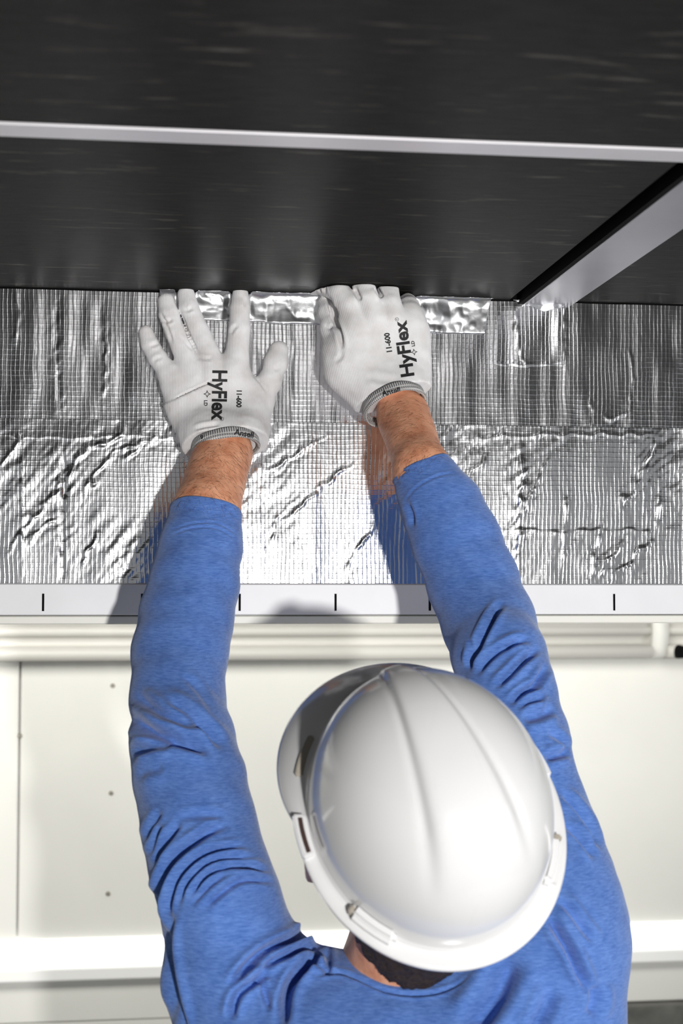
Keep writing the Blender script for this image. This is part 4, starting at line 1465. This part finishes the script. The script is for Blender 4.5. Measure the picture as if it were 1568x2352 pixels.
def shell_point(phi, t):
    """t 0 at the rim, 1 at the crown."""
    a = t * math.pi / 2
    ex = 0.84
    c = max(0.0, math.cos(a)) ** ex; s = math.sin(a) ** 0.92
    r = dome_r(phi)
    f = r * math.cos(phi) * c; sd = r * math.sin(phi) * c; u = HH * s
    # raised centre ridge, narrow at the brow, wide behind
    tf = np.clip((HA * 0.92 - f) / (HA * 1.75), 0, 1)
    w = 0.008 + 0.036 * tf ** 0.8
    x = abs(sd) / w
    top = np.clip((u - 0.045) / 0.05, 0, 1) * np.clip((f + HA * 0.80) / 0.05, 0, 1)
    lift = 0.0058 * (1 / (1 + math.exp((x - 1.0) * 11))) - 0.0024 * math.exp(-((x - 1.12) / 0.16) ** 2)
    lift *= top
    nrm = np.array([f / HA ** 2, sd / HB ** 2, u / HH ** 2 + 1e-6]); nrm /= np.linalg.norm(nrm)
    q = np.array([f, sd, u]) + nrm * lift
    return q


def hat_world(q):
    return HATC + q[0] * F_h + q[1] * S_h + q[2] * U_h


def build_shell():
    n, mm = 220, 90
    V = []; F = []
    for i in range(n):
        ph = 2 * math.pi * i / n
        for j in range(mm):
            V.append(hat_world(shell_point(ph, (j / mm))))
    top = len(V); V.append(hat_world(shell_point(0.0, 1.0)))
    for i in range(n):
        k = (i + 1) % n
        for j in range(mm - 1):
            F.append((i * mm + j, k * mm + j, k * mm + j + 1, i * mm + j + 1))
        F.append((i * mm + mm - 1, k * mm + mm - 1, top, top))
    me = bpy.data.meshes.new('shell')
    me.from_pydata([tuple(v) for v in V], [], [tuple(dict.fromkeys(f)) for f in F])
    bm = bmesh.new(); bm.from_mesh(me); bmesh.ops.recalc_face_normals(bm, faces=bm.faces); bm.to_mesh(me); bm.free()
    me.polygons.foreach_set('use_smooth', np.ones(len(me.polygons), bool))
    o = link_mesh('shell', me, M_hat)
    md = o.modifiers.new('wall', 'SOLIDIFY'); md.thickness = 0.0028; md.offset = -1
    return o


def brim_width(phi):
    c = (math.cos(phi) + 1) / 2
    return 0.0149 + 0.0395 * np.clip((math.cos(phi) - 0.28) / 0.72, 0, 1) ** 1.1 + 0.004 * np.clip(-math.cos(phi), 0, 1)


def build_brim():
    n = 220
    prof_n = 12
    V = []; F = []
    for i in range(n):
        ph = 2 * math.pi * i / n
        r = dome_r(ph); w = brim_width(ph)
        vis = np.clip((math.cos(ph) - 0.28) / 0.72, 0, 1)
        d = np.array([math.cos(ph), math.sin(ph)])
        ring = []
        def at(rr, u): return (d[0] * rr, d[1] * rr, u)
        drop = 0.046 * vis ** 0.75 + 0.001
        # top surface outward, rolled edge, under surface back in
        ring.append(at(r - 0.0020, 0.010))
        ring.append(at(r + 0.0004, 0.0055))
        ring.append(at(r + 0.0016, 0.0022))
        for s in (0.15, 0.4, 0.7, 0.93):
            ring.append(at(r + w * s, 0.0012 - drop * s ** 1.4))
        ring.append(at(r + w, -0.0010 - drop))
        ring.append(at(r + w - 0.0006, -0.0052 - drop))
        ring.append(at(r + w - 0.0030, -0.0050 - drop))
        for s in (0.7, 0.3, 0.0):
            ring.append(at(r + w * s - 0.003, -0.0030 - drop * s ** 1.4))
        ring.append(at(r - 0.0045, 0.004))
        V.extend(hat_world(q) for q in ring)
        k = len(ring)
    for i in range(n):
        i2 = (i + 1) % n
        for j in range(k):
            j2 = (j + 1) % k
            F.append((i * k + j, i2 * k + j, i2 * k + j2, i * k + j2))
    me = bpy.data.meshes.new('brim')
    me.from_pydata([tuple(v) for v in V], [], F)
    bm = bmesh.new(); bm.from_mesh(me); bmesh.ops.recalc_face_normals(bm, faces=bm.faces); bm.to_mesh(me); bm.free()
    me.polygons.foreach_set('use_smooth', np.ones(len(me.polygons), bool))
    return link_mesh('brim', me, M_hat)


def local_box(name, f0, f1, s0, s1, u0, u1, phi, mat, bevel=0.002, off=0.0, sub=0):
    """Box in hat space sitting at rim angle phi: f = radial, s = along the rim."""
    bm = bmesh.new()
    box_bm(bm, (f0, s0, u0), (f1, s1, u1), 0)
    if sub: bmesh.ops.subdivide_edges(bm, edges=[e for e in bm.edges if abs((e.verts[0].co - e.verts[1].co).y) > 1e-5], cuts=sub)
    bmesh.ops.bevel(bm, geom=[e for e in bm.edges if e.calc_face_angle(0) > 0.5], offset=bevel, segments=3, affect='EDGES')
    for v in bm.verts:
        a = phi + v.co.y / dome_r(phi)
        rr = dome_r(a) + v.co.x
        q = hat_world((math.cos(a) * rr, math.sin(a) * rr, v.co.z))
        v.co = Vector(q)
    bmesh.ops.recalc_face_normals(bm, faces=bm.faces)
    return bm_obj(name, bm, mat, smooth=False)


shell = build_shell(); brim = build_brim()
parts = [shell, brim]
for sgn in (-1, 1):
    ph = sgn * math.radians(82)
    slot = local_box('accessory_slot', 0.004, 0.0155, -0.020, 0.020, -0.002, 0.006, ph, M_hat, 0.0015, sub=4)
    cav = local_box('slot_opening', 0.0065, 0.0110, -0.0165, 0.0165, 0.0040, 0.0064, ph, M_hat_in, 0.0004, sub=4)
    adopt(slot, cav)
    boss = local_box('rim_boss', -0.005, 0.0115, -0.024, 0.024, 0.000, 0.0170, sgn * math.radians(133), M_hat, 0.0055, sub=4)
    hole = local_box('boss_hole', 0.001, 0.0095, min(-sgn * 0.0255, -sgn * 0.0205), max(-sgn * 0.0255, -sgn * 0.0205), 0.003, 0.0135, sgn * math.radians(133), M_grey_plastic, 0.0015)
    adopt(boss, hole)
    tabp = local_box('visor_tab', 0.003, 0.014, -0.020, 0.020, -0.008, -0.0015, sgn * math.radians(44), M_grey_plastic, 0.0012, sub=4)
    parts += [slot, boss, tabp]
adopt(hat, *parts)
shell['label'] = 'glossy white dome with ridge'
